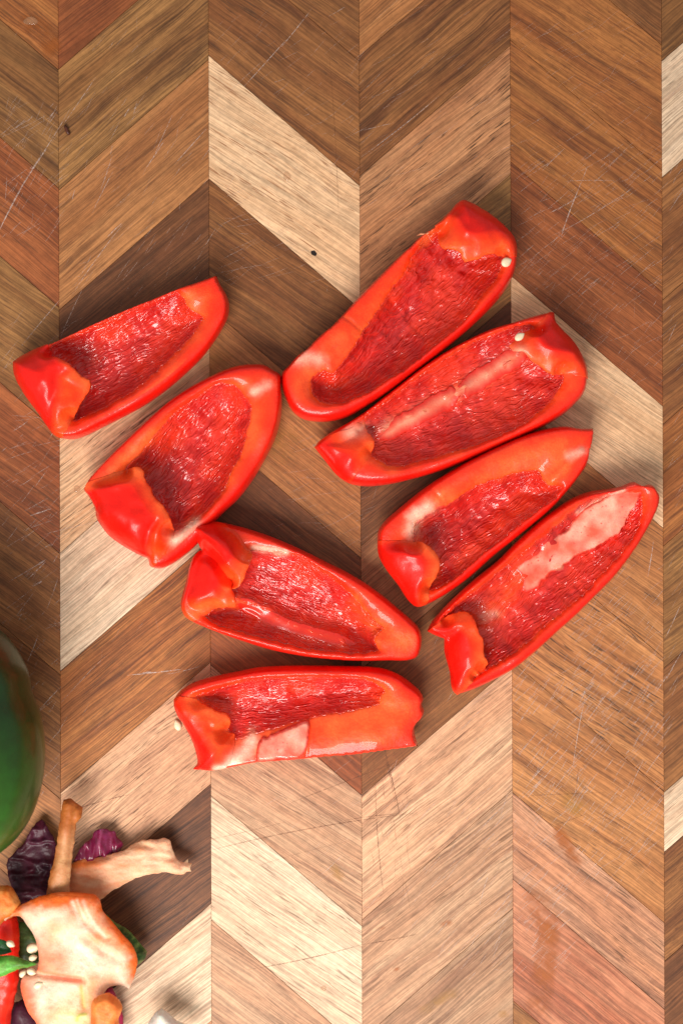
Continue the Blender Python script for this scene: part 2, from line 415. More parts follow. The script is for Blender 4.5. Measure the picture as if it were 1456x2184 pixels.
DY = 278
GAP = 0.15
YT, YB = -190, 2374
def clip_poly(P, ylo, yhi):
    def cut(P, f, val, keep):
        out = []
        for i in range(len(P)):
            a, b = P[i], P[(i + 1) % len(P)]
            ka, kb = keep(a), keep(b)
            if ka: out.append(a)
            if ka != kb:
                t = (val - a[1]) / (b[1] - a[1]); out.append((a[0] + t * (b[0] - a[0]), val))
        return out
    P = cut(P, 1, ylo, lambda p: p[1] >= ylo)
    if P: P = cut(P, 1, yhi, lambda p: p[1] <= yhi)
    return P
pn = 0
for ci, (sgn, lst) in enumerate(COLS):
    for j, (y0, pal, opt) in enumerate(lst):
        y1 = lst[j + 1][0] if j + 1 < len(lst) else y0 + 262
        if y1 - y0 < 45: continue
        d = sgn * (DY + rng.uniform(-1.5, 1.5) * 0)
        g = GAP * (1.0 if ci else 1.0)
        quad = [(xe(ci, y0) + g, y0 + 0.5), (xe(ci + 1, y0 + d) - g, y0 + d + 0.5), (xe(ci + 1, y1 + d) - g, y1 + d - 0.5), (xe(ci, y1) + g, y1 - 0.5)]
        quad = clip_poly(quad, YT, YB)
        if len(quad) < 3: continue
        cx = sum(p[0] for p in quad) / len(quad); cy = sum(p[1] for p in quad) / len(quad)
        wx, wy = W(cx, cy); ang = -sgn * math.atan2(DY, 321)
        ang += math.radians(rng.uniform(-3.0, 3.0)) + (math.radians(5) * sgn if ci in (2, 4, 0) else math.radians(-2))
        c, s = math.cos(-ang), math.sin(-ang)
        zt = rng.uniform(-0.00005, 0.00002); n = len(quad)
        def loc(p, z, inset=0):
            X, Y = W(*p); X -= wx; Y -= wy
            if inset: L = math.hypot(X, Y); X -= X / L * inset; Y -= Y / L * inset
            return (X * c - Y * s, X * s + Y * c, z)
        V = [loc(p, -0.004) for p in quad] + [loc(p, zt - 0.00015) for p in quad] + [loc(p, zt, 0.00015) for p in quad]
        Fs = [tuple(range(2 * n, 3 * n))[::-1], tuple(range(n))]
        for i in range(n):
            i2 = (i + 1) % n
            Fs += [(i2, i, n + i, n + i2), (n + i2, n + i, 2 * n + i, 2 * n + i2)]
        o = dict(streak=.6, pore=.5); o.update(opt)
        # every stick of wood has its own tone
        f = rng.uniform(0.94, 1.06)
        mt = wood('wood_%02d' % pn, *[tuple(x * f for x in t) for t in pal], seed=pn + 1, **o)
        pl = mesh_obj('plank', V, Fs, mt, board, smooth=False, pos=(wx, wy, 0)); pl.rotation_euler = (0, 0, ang)
        pn += 1
# glue layer in the joints and the body of the board below
xa, ya = W(-196, YB); xb, yb = W(1739, YT)
def box(name, x0, x1, y0, y1, z0, z1, mat, parent):
    V = [(x, y, z) for z in (z0, z1) for y in (y0, y1) for x in (x0, x1)]
    return mesh_obj(name, V, [(0, 2, 3, 1), (4, 5, 7, 6), (0, 1, 5, 4), (2, 6, 7, 3), (0, 4, 6, 2), (1, 3, 7, 5)], mat, parent, smooth=False)
box('board_base', xa, xb, ya, yb, -0.0219, -0.00075, plain('dark_glue', (0.32, 0.18, 0.10), 0.7), board)

# knot hole
def disc(name, cx, cy, rx, ry, ang, z, mat, parent, n=14, dz=0.0, jit=0.15):
    X, Y = W(cx, cy); V = [(X, Y, z + dz)]
    for i in range(n):
        a = 2 * math.pi * i / n; r = 1 + rng.uniform(-jit, jit)
        u, v = rx * S * r * math.cos(a), ry * S * r * math.sin(a)
        V.append((X + u * math.cos(ang) - v * math.sin(ang), Y + u * math.sin(ang) + v * math.cos(ang), z))
    return mesh_obj(name, V, [(0, 1 + i, 1 + (i + 1) % n) for i in range(n)], mat, parent)
disc('knot', 669, 540, 7, 5, -0.7, 0.00006, plain('knot_wood', (0.018, 0.008, 0.005), 0.8), board)

# ---- knife marks
def streak_mat(name, color, alpha, rough=0.6, nscale=0.8):
    m, nt, b = new_mat(name); q = NB(nt)
    tc = q.n('ShaderNodeTexCoord').outputs['Object']; v = q.scale(tc, (1000,) * 3)
    f = q.ramp(q.noise(v, nscale, 3, 0.7), 0.36, 0.64, alpha * 0.12, alpha)
    a = q.n('ShaderNodeAttribute'); a.attribute_name = 'Col'
    f = q.math('MULTIPLY', f, a.outputs['Fac'])
    b.inputs['Base Color'].default_value = (*color, 1); b.inputs['Roughness'].default_value = rough
    q.l(f, b.inputs['Alpha']); return m
def streaks(name, items, mat, z):
    V = []; Fs = []; C = []
    for (x0, y0, x1, y1, wd, st) in items:
        L = math.hypot(x1 - x0, y1 - y0); nx, ny = -(y1 - y0) / L, (x1 - x0) / L
        n = max(3, int(L / 14)); b0 = len(V); bow = rng.uniform(-0.02, 0.02) * L
        for i in range(n + 1):
            t = i / n; bx = bow * 4 * t * (1 - t); tw = wd * (math.sin(math.pi * min(max(t, 0.02), 0.98)) ** 0.5)
            for sg in (-1, 1):
                X, Y = W(x0 + (x1 - x0) * t + nx * (bx + sg * tw / 2), y0 + (y1 - y0) * t + ny * (bx + sg * tw / 2))
                V.append((X, Y, z)); C.append((st,) * 3)
        for i in range(n):
            a = b0 + 2 * i; Fs.append((a, a + 1, a + 3, a + 2))
    z0 = z
    o = mesh_obj(name, V, Fs, mat, board, smooth=False, col=np.array(C)); o['kind'] = 'stuff'
    return o
pale_items = []
def sc(x0, y0, x1, y1, wd=1.2, st=0.8): pale_items.append((x0, y0, x1, y1, wd, st))
for a in [(0, 490, 62, 372, 3.0, 1), (50, 395, 100, 318, 2.5, 1), (60, 372, 150, 232, 1.6, .8), (138, 262, 205, 165, 1.5, .8), (20, 280, 70, 250, 1.5, .7), (10, 290, 100, 245, 1, .7),
          (313, 357, 352, 298, 1.8, .9), (330, 330, 368, 245, 1.3, .8), (197, 455, 242, 365, 1.4, .8), (215, 405, 240, 330, 1.4, .8), (373, 350, 440, 275, 1.6, .9), (265, 250, 277, 230, 1.8, .9),
          (285, 245, 293, 215, 1.4, .8), (160, 620, 265, 475, 1.6, .8), (230, 505, 262, 475, 2.0, .9), (155, 425, 160, 405, 1.8, .8), (130, 720, 175, 620, 1.4, .7), (45, 740, 128, 640, 1.8, .8),
          (236, 330, 240, 310, 1.6, .8), (600, 100, 660, 25, 1.7, .9), (520, 185, 610, 85, 1.7, .9), (480, 205, 560, 130, 1.2, .6), (700, 35, 735, 15, 1.6, .9), (770, 335, 935, 205, 1.6, .9),
          (775, 278, 840, 262, 1.3, .7), (1195, 505, 1240, 385, 2.2, 1), (1240, 385, 1252, 355, 1.5, .8), (1170, 455, 1222, 428, 1.8, .9), (1203, 387, 1310, 386, 1.2, .7), (1185, 500, 1350, 400, 1.5, .8),
          (1155, 365, 1205, 315, 1.3, .8), (1380, 1230, 1392, 1155, 2.0, .9), (1235, 1500, 1250, 1465, 2.5, .9), (1220, 1640, 1248, 1480, 1.6, .9), (1238, 1635, 1225, 1690, 1.2, .8),
          (1120, 1680, 1200, 1590, 2.0, .9), (1135, 1690, 1215, 1590, 1.6, .8), (1170, 1700, 1240, 1610, 1.6, .8), (1250, 1540, 1300, 1470, 2.0, .9), (1373, 1655, 1420, 1590, 1.6, .8),
          (1022, 1930, 1042, 1862, 1.8, .9), (1000, 1790, 1088, 1700, 1.5, .8), (1045, 1960, 1092, 1900, 1.6, .8), (1060, 1975, 1090, 1945, 1.3, .8), (1030, 1800, 1060, 1770, 1.3, .7),
          (272, 1440, 390, 1427, 2.2, 1), (300, 1438, 322, 1433, 4.0, 1), (355, 1438, 430, 1420, 1.4, .9), (60, 1235, 98, 1198, 2.2, 1), (20, 1240, 100, 1192, 1.5, .8), (65, 1100, 110, 1085, 2.6, 1),
          (70, 1250, 90, 1240, 4.0, 1), (80, 1205, 96, 1195, 4.2, 1), (60, 1410, 82, 1355, 1.8, .9), (80, 1520, 130, 1465, 1.7, .9), (28, 920, 60, 898, 2.0, .9), (100, 1300, 125, 1230, 1.3, .8),
          (130, 1500, 225, 1400, 1.2, .7), (95, 1140, 230, 1110, 1.2, .8), (685, 1865, 728, 1825, 1.6, .8), (1418, 1360, 1450, 1290, 1.6, .8), (1420, 1450, 1456, 1385, 1.4, .8)]: sc(*a)
def cluster(n, x0, x1, y0, y1, deg, spread, l0, l1, w0, w1, s0=.35, s1=.8, cols=None):
    for _ in range(int(n * 1.4)):
        x = rng.uniform(x0, x1); y = rng.uniform(y0, y1); a = math.radians(deg + rng.normal() * spread); L = rng.uniform(l0, l1) ** 1.0
        sc(x, y, x + L * math.cos(a), y - L * math.sin(a), rng.uniform(w0, w1), rng.uniform(s0, s1))
cluster(120, 1090, 1400, 1440, 1760, 52, 5, 12, 70, .8, 1.8, .4, .9)
cluster(60, 1095, 1400, 1700, 1900, 50, 6, 12, 60, .8, 1.6)
cluster(80, 1180, 1400, 1250, 1560, 48, 7, 10, 60, .8, 1.6)
cluster(40, 1094, 1200, 1880, 2090, 45, 6, 12, 55, .8, 1.6)
cluster(110, 1090, 1400, 350, 640, 38, 7, 10, 80, .6, 1.1, .3, .75)
cluster(70, 1150, 1405, 600, 860, 45, 12, 10, 60, .6, 1.1, .3, .7)
cluster(50, 1090, 1400, 60, 360, 36, 7, 10, 70, .6, 1.0, .25, .6)
cluster(60, 0, 120, 230, 520, 50, 14, 8, 60, .6, 1.3, .3, .8)
cluster(80, 0, 120, 700, 1350, 38, 16, 10, 70, .6, 1.3, .3, .8)
cluster(30, 30, 125, 1380, 1720, 50, 8, 10, 50, .6, 1.3, .4, .8)
cluster(60, 130, 440, 100, 640, 55, 9, 8, 60, .6, 1.2, .3, .7)
cluster(60, 446, 765, 20, 420, 40, 10, 8, 60, .6, 1.0, .25, .6)
cluster(40, 446, 700, 380, 620, 22, 12, 15, 90, .6, 1.0, .25, .6)
cluster(50, 770, 1085, 20, 500, 33, 7, 10, 90, .6, 1.0, .25, .6)
cluster(60, 850, 1085, 1700, 2100, 52, 6, 10, 70, .6, 1.4, .35, .8)
cluster(30, 500, 760, 1600, 1900, 35, 8, 15, 80, .6, 1.0, .25, .6)
cluster(40, 560, 765, 900, 1180, 20, 12, 15, 80, .6, 1.0, .25, .6)
cluster(40, 1414, 1470, 200, 1600, 55, 8, 15, 60, .6, 1.4, .35, .8)
cluster(60, 900, 1400, 1200, 1500, 50, 8, 15, 60, .8, 1.5, .4, .85)
cluster(60, 780, 1400, 1500, 2000, 48, 9, 15, 80, .8, 1.5, .35, .8)
cluster(120, 0, 1400, 0, 2184, 45, 30, 8, 45, .6, 1.0, .2, .5)
streaks('scratch_marks', pale_items, streak_mat('pale_scratch', (0.66, 0.50, 0.43), 0.75), 0.00010)
dark_items = [(808, 1560, 853, 1745, 2.2, 1), (800, 1650, 818, 1910, 1.8, .9), (822, 1620, 838, 1690, 1.6, .9), (838, 1745, 845, 1800, 1.2, .7), (862, 1880, 874, 1940, 1.2, .6), (850, 1860, 872, 1900, 1.0, .5),
              (455, 1812, 880, 1735, 2.0, .8), (735, 1750, 860, 1735, 1.4, .8), (530, 2068, 770, 2015, 2.0, .8), (770, 2015, 890, 1992, 2.2, .8), (620, 1712, 860, 1620, 1.4, .8), (700, 100, 722, 480, 1.6, .5),
              (1120, 1697, 1290, 1690, 2.0, .5), (1228, 1690, 1232, 1640, 2.2, .6), (1180, 1760, 1250, 1735, 1.8, .5), (135, 1735, 275, 1695, 2.2, .8), (450, 1790, 620, 1750, 1.4, .5), (540, 1850, 760, 1790, 1.2, .4)]
for _ in range(26):
    x = rng.uniform(780, 870); y = rng.uniform(1560, 1880); L = rng.uniform(15, 60); dark_items.append((x, y, x + rng.uniform(2, 12), y + L, 1.0, rng.uniform(.3, .6)))
for _ in range(16):
    x = rng.uniform(740, 1400); y = rng.uniform(1700, 2100); L = rng.uniform(20, 90); a = rng.uniform(-.5, .2); dark_items.append((x, y, x + L * math.cos(a), y + L * math.sin(a), 1.1, rng.uniform(.2, .45)))
streaks('knife_cuts', dark_items, streak_mat('dark_cut', (0.16, 0.055, 0.02), 0.75), 0.00014)

def stain(name, pts, wd, mat, z):
    A = catmull(pts, False, 10); V = []; Fs = []; C = []
    for i, p in enumerate(A):
        d = A[min(i + 1, len(A) - 1)] - A[max(i - 1, 0)]; d /= np.linalg.norm(d); nn = np.array((-d[1], d[0])); t = i / (len(A) - 1)
        e = min(1, 5 * t, 5 * (1 - t))
        for u, a in ((-1, 0), (-.6, .6), (0, 1), (.6, .6), (1, 0)):
            q = p + nn * u * wd / 2 * (1 + .5 * fbm(np.array([p[0] * .05 + u]), np.array([p[1] * .05]), 2)[0]); V.append((*W(*q), z)); C.append((a * e,) * 3)
    for i in range(len(A) - 1):
        for j in range(4): a = i * 5 + j; Fs.append((a, a + 1, a + 6, a + 5))
    o = mesh_obj(name, V, Fs, mat, board, smooth=False, col=np.array(C)); o['kind'] = 'stuff'
M_ST = streak_mat('orange_stain', (0.42, 0.11, 0.015), 0.75, .4, .08); M_SY = streak_mat('ochre_stain', (0.45, 0.21, 0.04), 0.55, .4, .10)
for i, (pts, wd, mm_) in enumerate([([(1120, 1885), (1165, 1960), (1160, 2060), (1140, 2184)], 62, M_ST), ([(1180, 1760), (1225, 1830), (1240, 1850)], 34, M_ST), ([(700, 1840), (725, 1870), (735, 1860)], 28, M_SY), ([(1195, 1690), (1245, 1740)], 44, M_SY),
                     ([(890, 2165), (960, 2120), (980, 2115)], 26, M_SY), ([(1060, 2165), (1085, 2160)], 18, M_SY), ([(935, 1975), (965, 1965)], 14, M_ST), ([(805, 1985), (822, 1975)], 10, M_ST), ([(838, 2072), (852, 2062)], 9, M_ST),
                     ([(40, 45), (90, 70), (120, 120)], 50, M_ST), ([(300, 1436), (325, 1430)], 14, M_ST), ([(430, 740), (560, 900), (640, 980)], 90, M_SY)]):
    stain('stain', pts, wd, mm_, 0.00006 + i * 0.000002)
# ------------------------------------------------------------------ pepper wedges
SKIN = np.array((0.76, 0.008, 0.003)); FLESHR = np.array((0.86, 0.024, 0.006)); FLESH = np.array((0.93, 0.046, 0.005)); FLESHP = np.array((0.94, 0.125, 0.026))
MEMB = np.array((0.54, 0.008, 0.006)); WHITE = np.array((0.85, 0.58, 0.42))

def conv(pts, z):
    sx, ox, oy = z; return np.array([(ox + x / sx, oy + y / sx) for x, y in pts])
Z1 = (2.275, 0, 560); Z2 = (2.0222, 580, 400); Z3 = (2.206, 780, 880); Z4 = (2.5103, 350, 1090); Z5 = (3.0333, 0, 1640)

def wedge(z, label, O, C, M, lobes=(), strokes=(), cols=(), plates=(), zO=9.0, zC=17.0, tilt=(0, 0), floor=4.0, W_=58, step=2.3, name='pepper_wedge'):
    """O silhouette, C skin/flesh edge, M edge of the hollow; lobes (L outline, S skin part); heights in mm, distances in grid units"""
    O = catmull(conv(O, z)); C = catmull(conv(C, z)); M = catmull(conv(M, z))
    # ragged edge of the hollow
    nn = fbm(M[:, 0] * 0.12, M[:, 1] * 0.12, 3)[:, None]; M = M + (M - np.roll(M, 1, 0))[:, ::-1] * np.array([1, -1]) / 3 * nn * 7
    ctr = O.mean(0); Q = O - ctr; ev, evec = np.linalg.eigh(Q.T @ Q); ax = evec[:, 1]
    if ax[0] < 0: ax = -ax
    rz = math.atan2(-ax[1], ax[0]); kf = (H - zC * 0.001 * 0.8) / H
    cxw, cyw = W(ctr[0], ctr[1], kf); frame = (cxw, cyw, rz)
    hl = math.sqrt(ev[1] / len(O)) * 1.6
    lobe = [(catmull(conv(l[0], z), step=2.5), catmull(conv(l[1], z)), (l[2] if len(l) > 2 else 25.0)) for l in lobes]
    stk = [(catmull(conv(p, z), closed=False), w_, dz) for p, w_, dz in strokes]
    cst = [(catmull(conv(p, z), closed=False), w_, np.array(c_), a_) for p, w_, c_, a_ in cols]
    seed = rng.uniform(0, 100)
    def raw(X):
        dO = segdist(X, O); sC = sdist(X, C); sM = sdist(X, M)
        uv = (X - ctr) / 100
        t = (uv[:, 0] * tilt[0] + uv[:, 1] * tilt[1])
        zc = zC + t + fbm(X[:, 0] * .012 + seed, X[:, 1] * .012, 2) * 3.0; zm = zc - 1.6
        aC = np.abs(sC); aM = np.abs(sM)
        skin = zO + (zc - zO) * quarter(dO / (dO + aC + 1e-6))
        f = aC / (aC + aM + 1e-6)
        face = zc + (zm - zc) * f - 0.9 * f * f + 1.0 * np.sin(np.pi * f)
        cav = (zm - 0.9 - 0.7 * smooth(aM / 4)) - (zm - 1.6 - floor) * (1 - (1 - np.clip(aM / W_, 0, 1)) ** 2)
        cav = cav + fbm(X[:, 0] * .035 + seed, X[:, 1] * .035, 3) * 2.4 * smooth(aM / 20) + fbm(X[:, 0] * .11 + seed, X[:, 1] * .11, 2) * 0.25 * smooth(aM / 12)
        zz = np.where(sM > 0, cav, np.where(sC > 0, face, skin))
        for p, w_, dz in stk: zz = zz + dz * np.exp(-(segdist(X, p, False) / w_) ** 2)
        return zz, dO, sC, sM
    def bottom(dO): return zO * (1 - quarter(dO / 62))
    def lobetop(X, L, Sk, zT, base, dO):
        Lb = L[(segdist(L, O) > 4)]
        lip = Lb[inside(Lb, M)]; mer = Lb[~inside(Lb, M)]
        dl = ptdist(X, lip); dm = ptdist(X, mer); dS = np.maximum(0, -sdist(X, Sk))
        top = zO + (zT - zO) * quarter((dO + 1) / 75) - 0.085 * dS
        top = top + fbm(X[:, 0] * .03 + seed, X[:, 1] * .03, 2) * 1.6
        for p, w_, dz in stk: top = top + dz * np.exp(-(segdist(X, p, False) / w_) ** 2)
        top = top - 0.9 * (1 - quarter(dl / 5))
        wq = smooth(dm / 30)
        return (base + 0.12) * (1 - wq) + np.maximum(top, base + 0.12) * wq, wq, dl, dS
    root = empty(name, label, 'pepper wedge', (cxw, cyw, 0), rz, 'red bell pepper wedges on the board')
    P, F = triangulate([(O, True), (C, True), (M, True)], O, step)
    zt, dO, sC, sM = raw(P); n = len(P)
    onO = dO < 0.12
    zt = relax(zt, F, n, 4, onO); zt[onO] = zO
    zb = bottom(dO); zb[onO] = zO
    zm_top = zt.copy()
    for L, Sk, zT in lobe:
        Lx = L; m = inside(P, Lx)
        lt, wq, dl, dS = lobetop(P[m], L, Sk, zT, zt[m], dO[m])
        hit = sM[m] < 0
        nz = zt[m]; nz = np.where(hit, np.minimum(nz, lt - 2.2 * wq), nz); zt[m] = nz
    zt = np.where(sM > 0.3, zt - 0.5, zt)
    zt = np.maximum(zt, zb + 0.3 * (~onO)); zt[onO] = zO
    # colour of the body
    f = np.clip(np.abs(sC) / (np.abs(sC) + np.abs(sM) + 1e-6), 0, 1)
    ang = fbm(P[:, 0] * .02 + seed, P[:, 1] * .02, 3)
    fl = FLESH + (FLESHP - FLESH) * np.clip(0.05 + 0.5 * f + ang * 1.9, 0, 1)[:, None] * 0.8
    r1 = smooth(sC / 34 + 0.10 + ang * .5)[:, None]; fl = FLESHR * (1 - r1) + fl * r1
    mixs = smooth(sC / 12 + 0.75)[:, None]
    col = SKIN * (1 - mixs) + fl * mixs
    for p, w_, c_, a_ in cst:
        g = (a_ * np.exp(-(segdist(P, p, False) * (1 + 0.6 * fbm(P[:, 0] * .08, P[:, 1] * .08, 2)) / w_) ** 2))[:, None] * (sC > 0)[:, None]; col = col * (1 - g) + c_ * g
    closed_sheet('pepper_wall', P, F, zt * 0.001, zb * 0.001, M_FLESH, root, frame, kf, col, weld=True)
    # inner membrane
    cen = P[F].mean(1); FM = F[inside(cen, M)]
    mcol = np.repeat(MEMB[None], n, 0) * (1 + 0.4 * fbm(P[:, 0] * .02 + seed, P[:, 1] * .02 + 9, 3))[:, None]
    eb = smooth(1 - sM / 7)[:, None] * 0.35; mcol = mcol * (1 - eb) + FLESH * eb
    for p, w_, c_, a_ in cst:
        g = (a_ * np.exp(-(segdist(P, p, False) * (1 + 0.6 * fbm(P[:, 0] * .08, P[:, 1] * .08, 2)) / w_) ** 2))[:, None]; mcol = mcol * (1 - g) + c_ * g
    closed_sheet('membrane', P, FM, zm_top * 0.001, (zm_top - 0.35) * 0.001, M_MEMB, root, frame, kf, mcol)
    for L, Sk, zT in lobe:
        nn = (fbm(L[:, 0] * 0.13, L[:, 1] * 0.13, 3) * 5)[:, None] * (segdist(L, O) > 4)[:, None]
        tn = np.roll(L, -1, 0) - np.roll(L, 1, 0); tn /= np.maximum(np.linalg.norm(tn, axis=1), 1e-6)[:, None]
        L2 = L + tn[:, ::-1] * np.array([1, -1]) * nn
        Q, G = triangulate([(L2, True)], L2, step)
        b0, dOq, _, sMq = raw(Q)
        lt, wq, dl, dS = lobetop(Q, L2, Sk, zT, b0, dOq)
        lt = relax(lt, G, len(Q), 2)
        s_ = sdist(Q, Sk); mm = smooth(0.5 - s_ / 14)[:, None]
        pale = np.clip(0.30 + 0.5 * (1 - dl / 22) + fbm(Q[:, 0] * .03, Q[:, 1] * .03, 3) * 1.2, 0, 1)[:, None]
        fl = FLESH * (1 - pale * .8) + FLESHP * pale * .8
        r1 = smooth(-s_ / 26 + .1)[:, None]; fl = FLESHR * (1 - r1) + fl * r1
        cl = SKIN * (1 - mm) + fl * mm
        for p, w_, c_, a_ in cst:
            g = (a_ * np.exp(-(segdist(Q, p, False) / w_) ** 2))[:, None] * mm; cl = cl * (1 - g) + c_ * g
        th = 0.25 + (3.4 - 0.25) * np.minimum(wq, smooth((dOq + 2) / 25))
        lb = lt - th
        closed_sheet('folded_end', Q, G, lt * 0.001, lb * 0.001, M_LOBE, root, frame, kf, cl)
    for poly, col0, col1, tl, lift, soft in plates:  # solid ribs, and on two wedges glare painted as pale plates
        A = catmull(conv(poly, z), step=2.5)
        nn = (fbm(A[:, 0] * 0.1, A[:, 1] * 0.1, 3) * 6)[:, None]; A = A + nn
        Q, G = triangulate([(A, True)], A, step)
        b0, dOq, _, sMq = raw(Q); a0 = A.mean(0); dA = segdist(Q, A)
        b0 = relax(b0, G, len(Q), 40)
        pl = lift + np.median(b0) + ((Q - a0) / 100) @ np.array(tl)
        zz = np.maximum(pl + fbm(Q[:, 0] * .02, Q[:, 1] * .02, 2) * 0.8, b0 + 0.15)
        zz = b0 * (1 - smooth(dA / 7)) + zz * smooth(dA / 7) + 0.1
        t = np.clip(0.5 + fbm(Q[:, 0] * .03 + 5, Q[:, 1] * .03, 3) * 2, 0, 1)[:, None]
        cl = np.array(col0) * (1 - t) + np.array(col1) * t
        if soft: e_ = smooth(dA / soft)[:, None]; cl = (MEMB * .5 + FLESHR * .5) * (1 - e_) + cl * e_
        closed_sheet('rib_or_glare_plate', Q, G, zz * 0.001, (zz - 1.2) * 0.001, M_PITH_GLARE, root, frame, kf, cl)
    return root, (O, C, M, raw, kf)

WED = {}
WED[1] = wedge(Z1, 'upper left red pepper wedge with straight upper cut edge and beads on its left end',
 O=[(62,480),(100,455),(200,408),(240,392),(350,340),(500,272),(640,212),(780,155),(870,118),(940,95),(1048,57),(1062,95),(1095,150),(1110,200),(1105,255),(1080,310),(1030,390),(980,455),(900,535),(800,620),(700,690),(600,745),(500,795),(420,835),(360,855),(300,852),(265,838),(235,805),(195,745),(140,670),(95,600),(68,540)],
 C=[(240,400),(350,347),(500,279),(640,219),(780,162),(870,125),(940,102),(1042,66),(1056,100),(1080,160),(1085,210),(1078,260),(1050,310),(1000,385),(930,458),(850,535),(760,605),(650,675),(560,725),(470,775),(400,812),(340,830),(290,822),(262,785),(220,700),(150,600),(115,520),(150,450)],
 M=[(255,405),(400,340),(550,272),(700,206),(865,134),(885,165),(905,205),(950,240),(990,262),(965,310),(900,390),(830,460),(760,530),(680,600),(590,660),(500,710),(430,745),(360,775),(330,730),(300,650),(230,560),(215,480)],
 lobes=[([(240,400),(262,455),(310,475),(370,515),(410,560),(445,575),(447,600),(425,650),(390,710),(357,765),(340,800),(310,850),(300,852),(265,838),(235,805),(195,745),(140,670),(95,600),(68,540),(62,480),(100,455),(200,408)],
         [(62,475),(100,450),(200,403),(235,405),(285,470),(330,535),(300,550),(292,610),(268,700),(248,790),(235,810),(195,750),(140,675),(90,600),(60,540)], 24)],
 strokes=[([(330,535),(296,560),(288,620),(262,710),(246,790)], 9, -1.6), ([(180,600),(250,520),(250,450)], 28, 1.2)],
 cols=[([(500,790),(700,655),(900,500)], 12, FLESHP, .5)], tilt=(0, 1.2), zC=16)

WED[2] = wedge(Z1, 'broad red pepper wedge left of centre with glossy folded lower end and pointed upper tip',
 O=[(407,1100),(420,1060),(450,1020),(520,945),(600,865),(700,770),(800,680),(900,610),(1000,555),(1100,510),(1160,493),(1230,488),(1280,492),(1320,515),(1362,545),(1362,600),(1366,660),(1358,760),(1330,860),(1280,960),(1220,1060),(1150,1150),(1080,1215),(1010,1290),(950,1370),(880,1430),(820,1470),(770,1487),(730,1477),(712,1435),(700,1430),(640,1400),(590,1370),(540,1335),(500,1290),(470,1240),(458,1180),(430,1130)],
 C=[(425,1080),(460,1035),(540,950),(640,860),(740,775),(840,697),(940,632),(1040,580),(1120,545),(1200,528),(1270,528),(1330,550),(1348,572),(1346,680),(1330,780),(1290,880),(1230,980),(1170,1060),(1110,1130),(1040,1205),(970,1280),(900,1345),(840,1400),(790,1435),(750,1450),(722,1425),(640,1370),(560,1310),(500,1230),(460,1160)],
 M=[(610,1000),(680,930),(740,850),(800,780),(860,720),(930,670),(1000,625),(1060,590),(1120,590),(1160,610),(1180,640),(1215,680),(1220,740),(1200,810),(1190,870),(1170,940),(1120,1020),(1100,1080),(1050,1150),(1000,1210),(950,1250),(900,1280),(848,1310),(800,1290),(720,1200),(640,1120),(600,1060)],
 lobes=[([(407,1100),(445,1062),(510,1040),(600,1010),(690,997),(705,1010),(718,1065),(745,1095),(755,1135),(790,1165),(815,1200),(835,1240),(845,1300),(845,1340),(820,1390),(780,1440),(745,1480),(730,1477),(712,1435),(700,1430),(640,1400),(590,1370),(540,1335),(500,1290),(470,1240),(458,1180),(430,1130)],
         [(400,1100),(430,1108),(520,1088),(600,1078),(660,1092),(700,1150),(740,1210),(770,1250),(738,1310),(720,1370),(715,1440),(690,1445),(630,1415),(530,1345),(490,1295),(455,1240),(445,1180),(420,1130)], 27)],
 strokes=[([(770,1255),(735,1310),(718,1375),(714,1430)], 10, -2.6), ([(540,1200),(640,1280)], 40, 1.5), ([(800,1270),(770,1350)], 16, 1.0)],
 cols=[([(850,1350),(900,1300),(950,1258)], 11, WHITE, .9), ([(1235,632),(1300,600)], 10, WHITE, .6), ([(560,1010),(640,930),(740,830)], 14, FLESHP, .8), ([(430,1090),(520,1060),(690,1010)], 14, FLESHP, .5)], zC=18)

WED[3] = wedge(Z2, 'topmost red pepper wedge with a seed on its edge and a wide smooth left wall',
 O=[(38,820),(45,790),(70,765),(110,720),(140,700),(200,640),(260,590),(300,548),(380,460),(460,380),(540,300),(600,245),(640,205),(700,165),(760,110),(820,52),(850,58),(900,85),(960,125),(1010,170),(1045,215),(1057,270),(1055,330),(1030,400),(980,475),(900,560),(800,650),(700,730),(600,805),(500,880),(400,945),(330,985),(270,1003),(200,1008),(130,995),(85,960),(55,900),(42,860)],
 C=[(70,800),(115,735),(205,650),(305,556),(465,388),(645,214),(765,120),(822,64),(960,150),(1015,205),(1035,270),(1030,340),(1000,395),(930,480),(840,570),(740,655),(640,735),(540,810),(440,880),(340,930),(260,960),(190,968),(120,945),(85,890)],
 M=[(175,820),(215,790),(265,800),(330,720),(400,610),(460,520),(520,430),(570,370),(610,290),(650,230),(700,190),(720,175),(800,170),(930,210),(1000,290),(985,340),(960,400),(900,470),(860,530),(800,600),(740,650),(660,720),(580,780),(500,830),(400,890),(300,930),(210,925),(170,880)],
 lobes=[([(700,168),(712,200),(730,265),(770,275),(800,285),(825,330),(880,315),(940,292),(985,297),(1020,305),(1053,300),(1057,270),(1045,215),(1010,170),(960,125),(900,85),(850,58),(820,52),(760,110)],
         [(750,112),(765,115),(800,150),(830,205),(880,212),(950,197),(1000,205),(1035,235),(1060,280),(1055,215),(1020,165),(960,120),(900,80),(850,50),(820,45)], 24)],
 strokes=[([(300,550),(345,585),(385,615)], 4, -0.7), ([(760,120),(800,160),(830,205)], 10, 0.8), ([(500,470),(640,620),(680,680)], 3, -0.4), ([(200,850),(330,760),(520,560)], 30, -1.5)],
 cols=[([(115,745),(160,735),(200,745)], 14, WHITE, .55), ([(300,550),(385,615)], 2.5, FLESHP, .9), ([(330,600),(450,480),(590,320)], 20, FLESH, .6), ([(640,240),(690,190)], 10, FLESHP, .7), ([(930,480),(840,580),(720,690)], 22, FLESH, .5)], tilt=(0.4, 0.8), zC=17, W_=75)

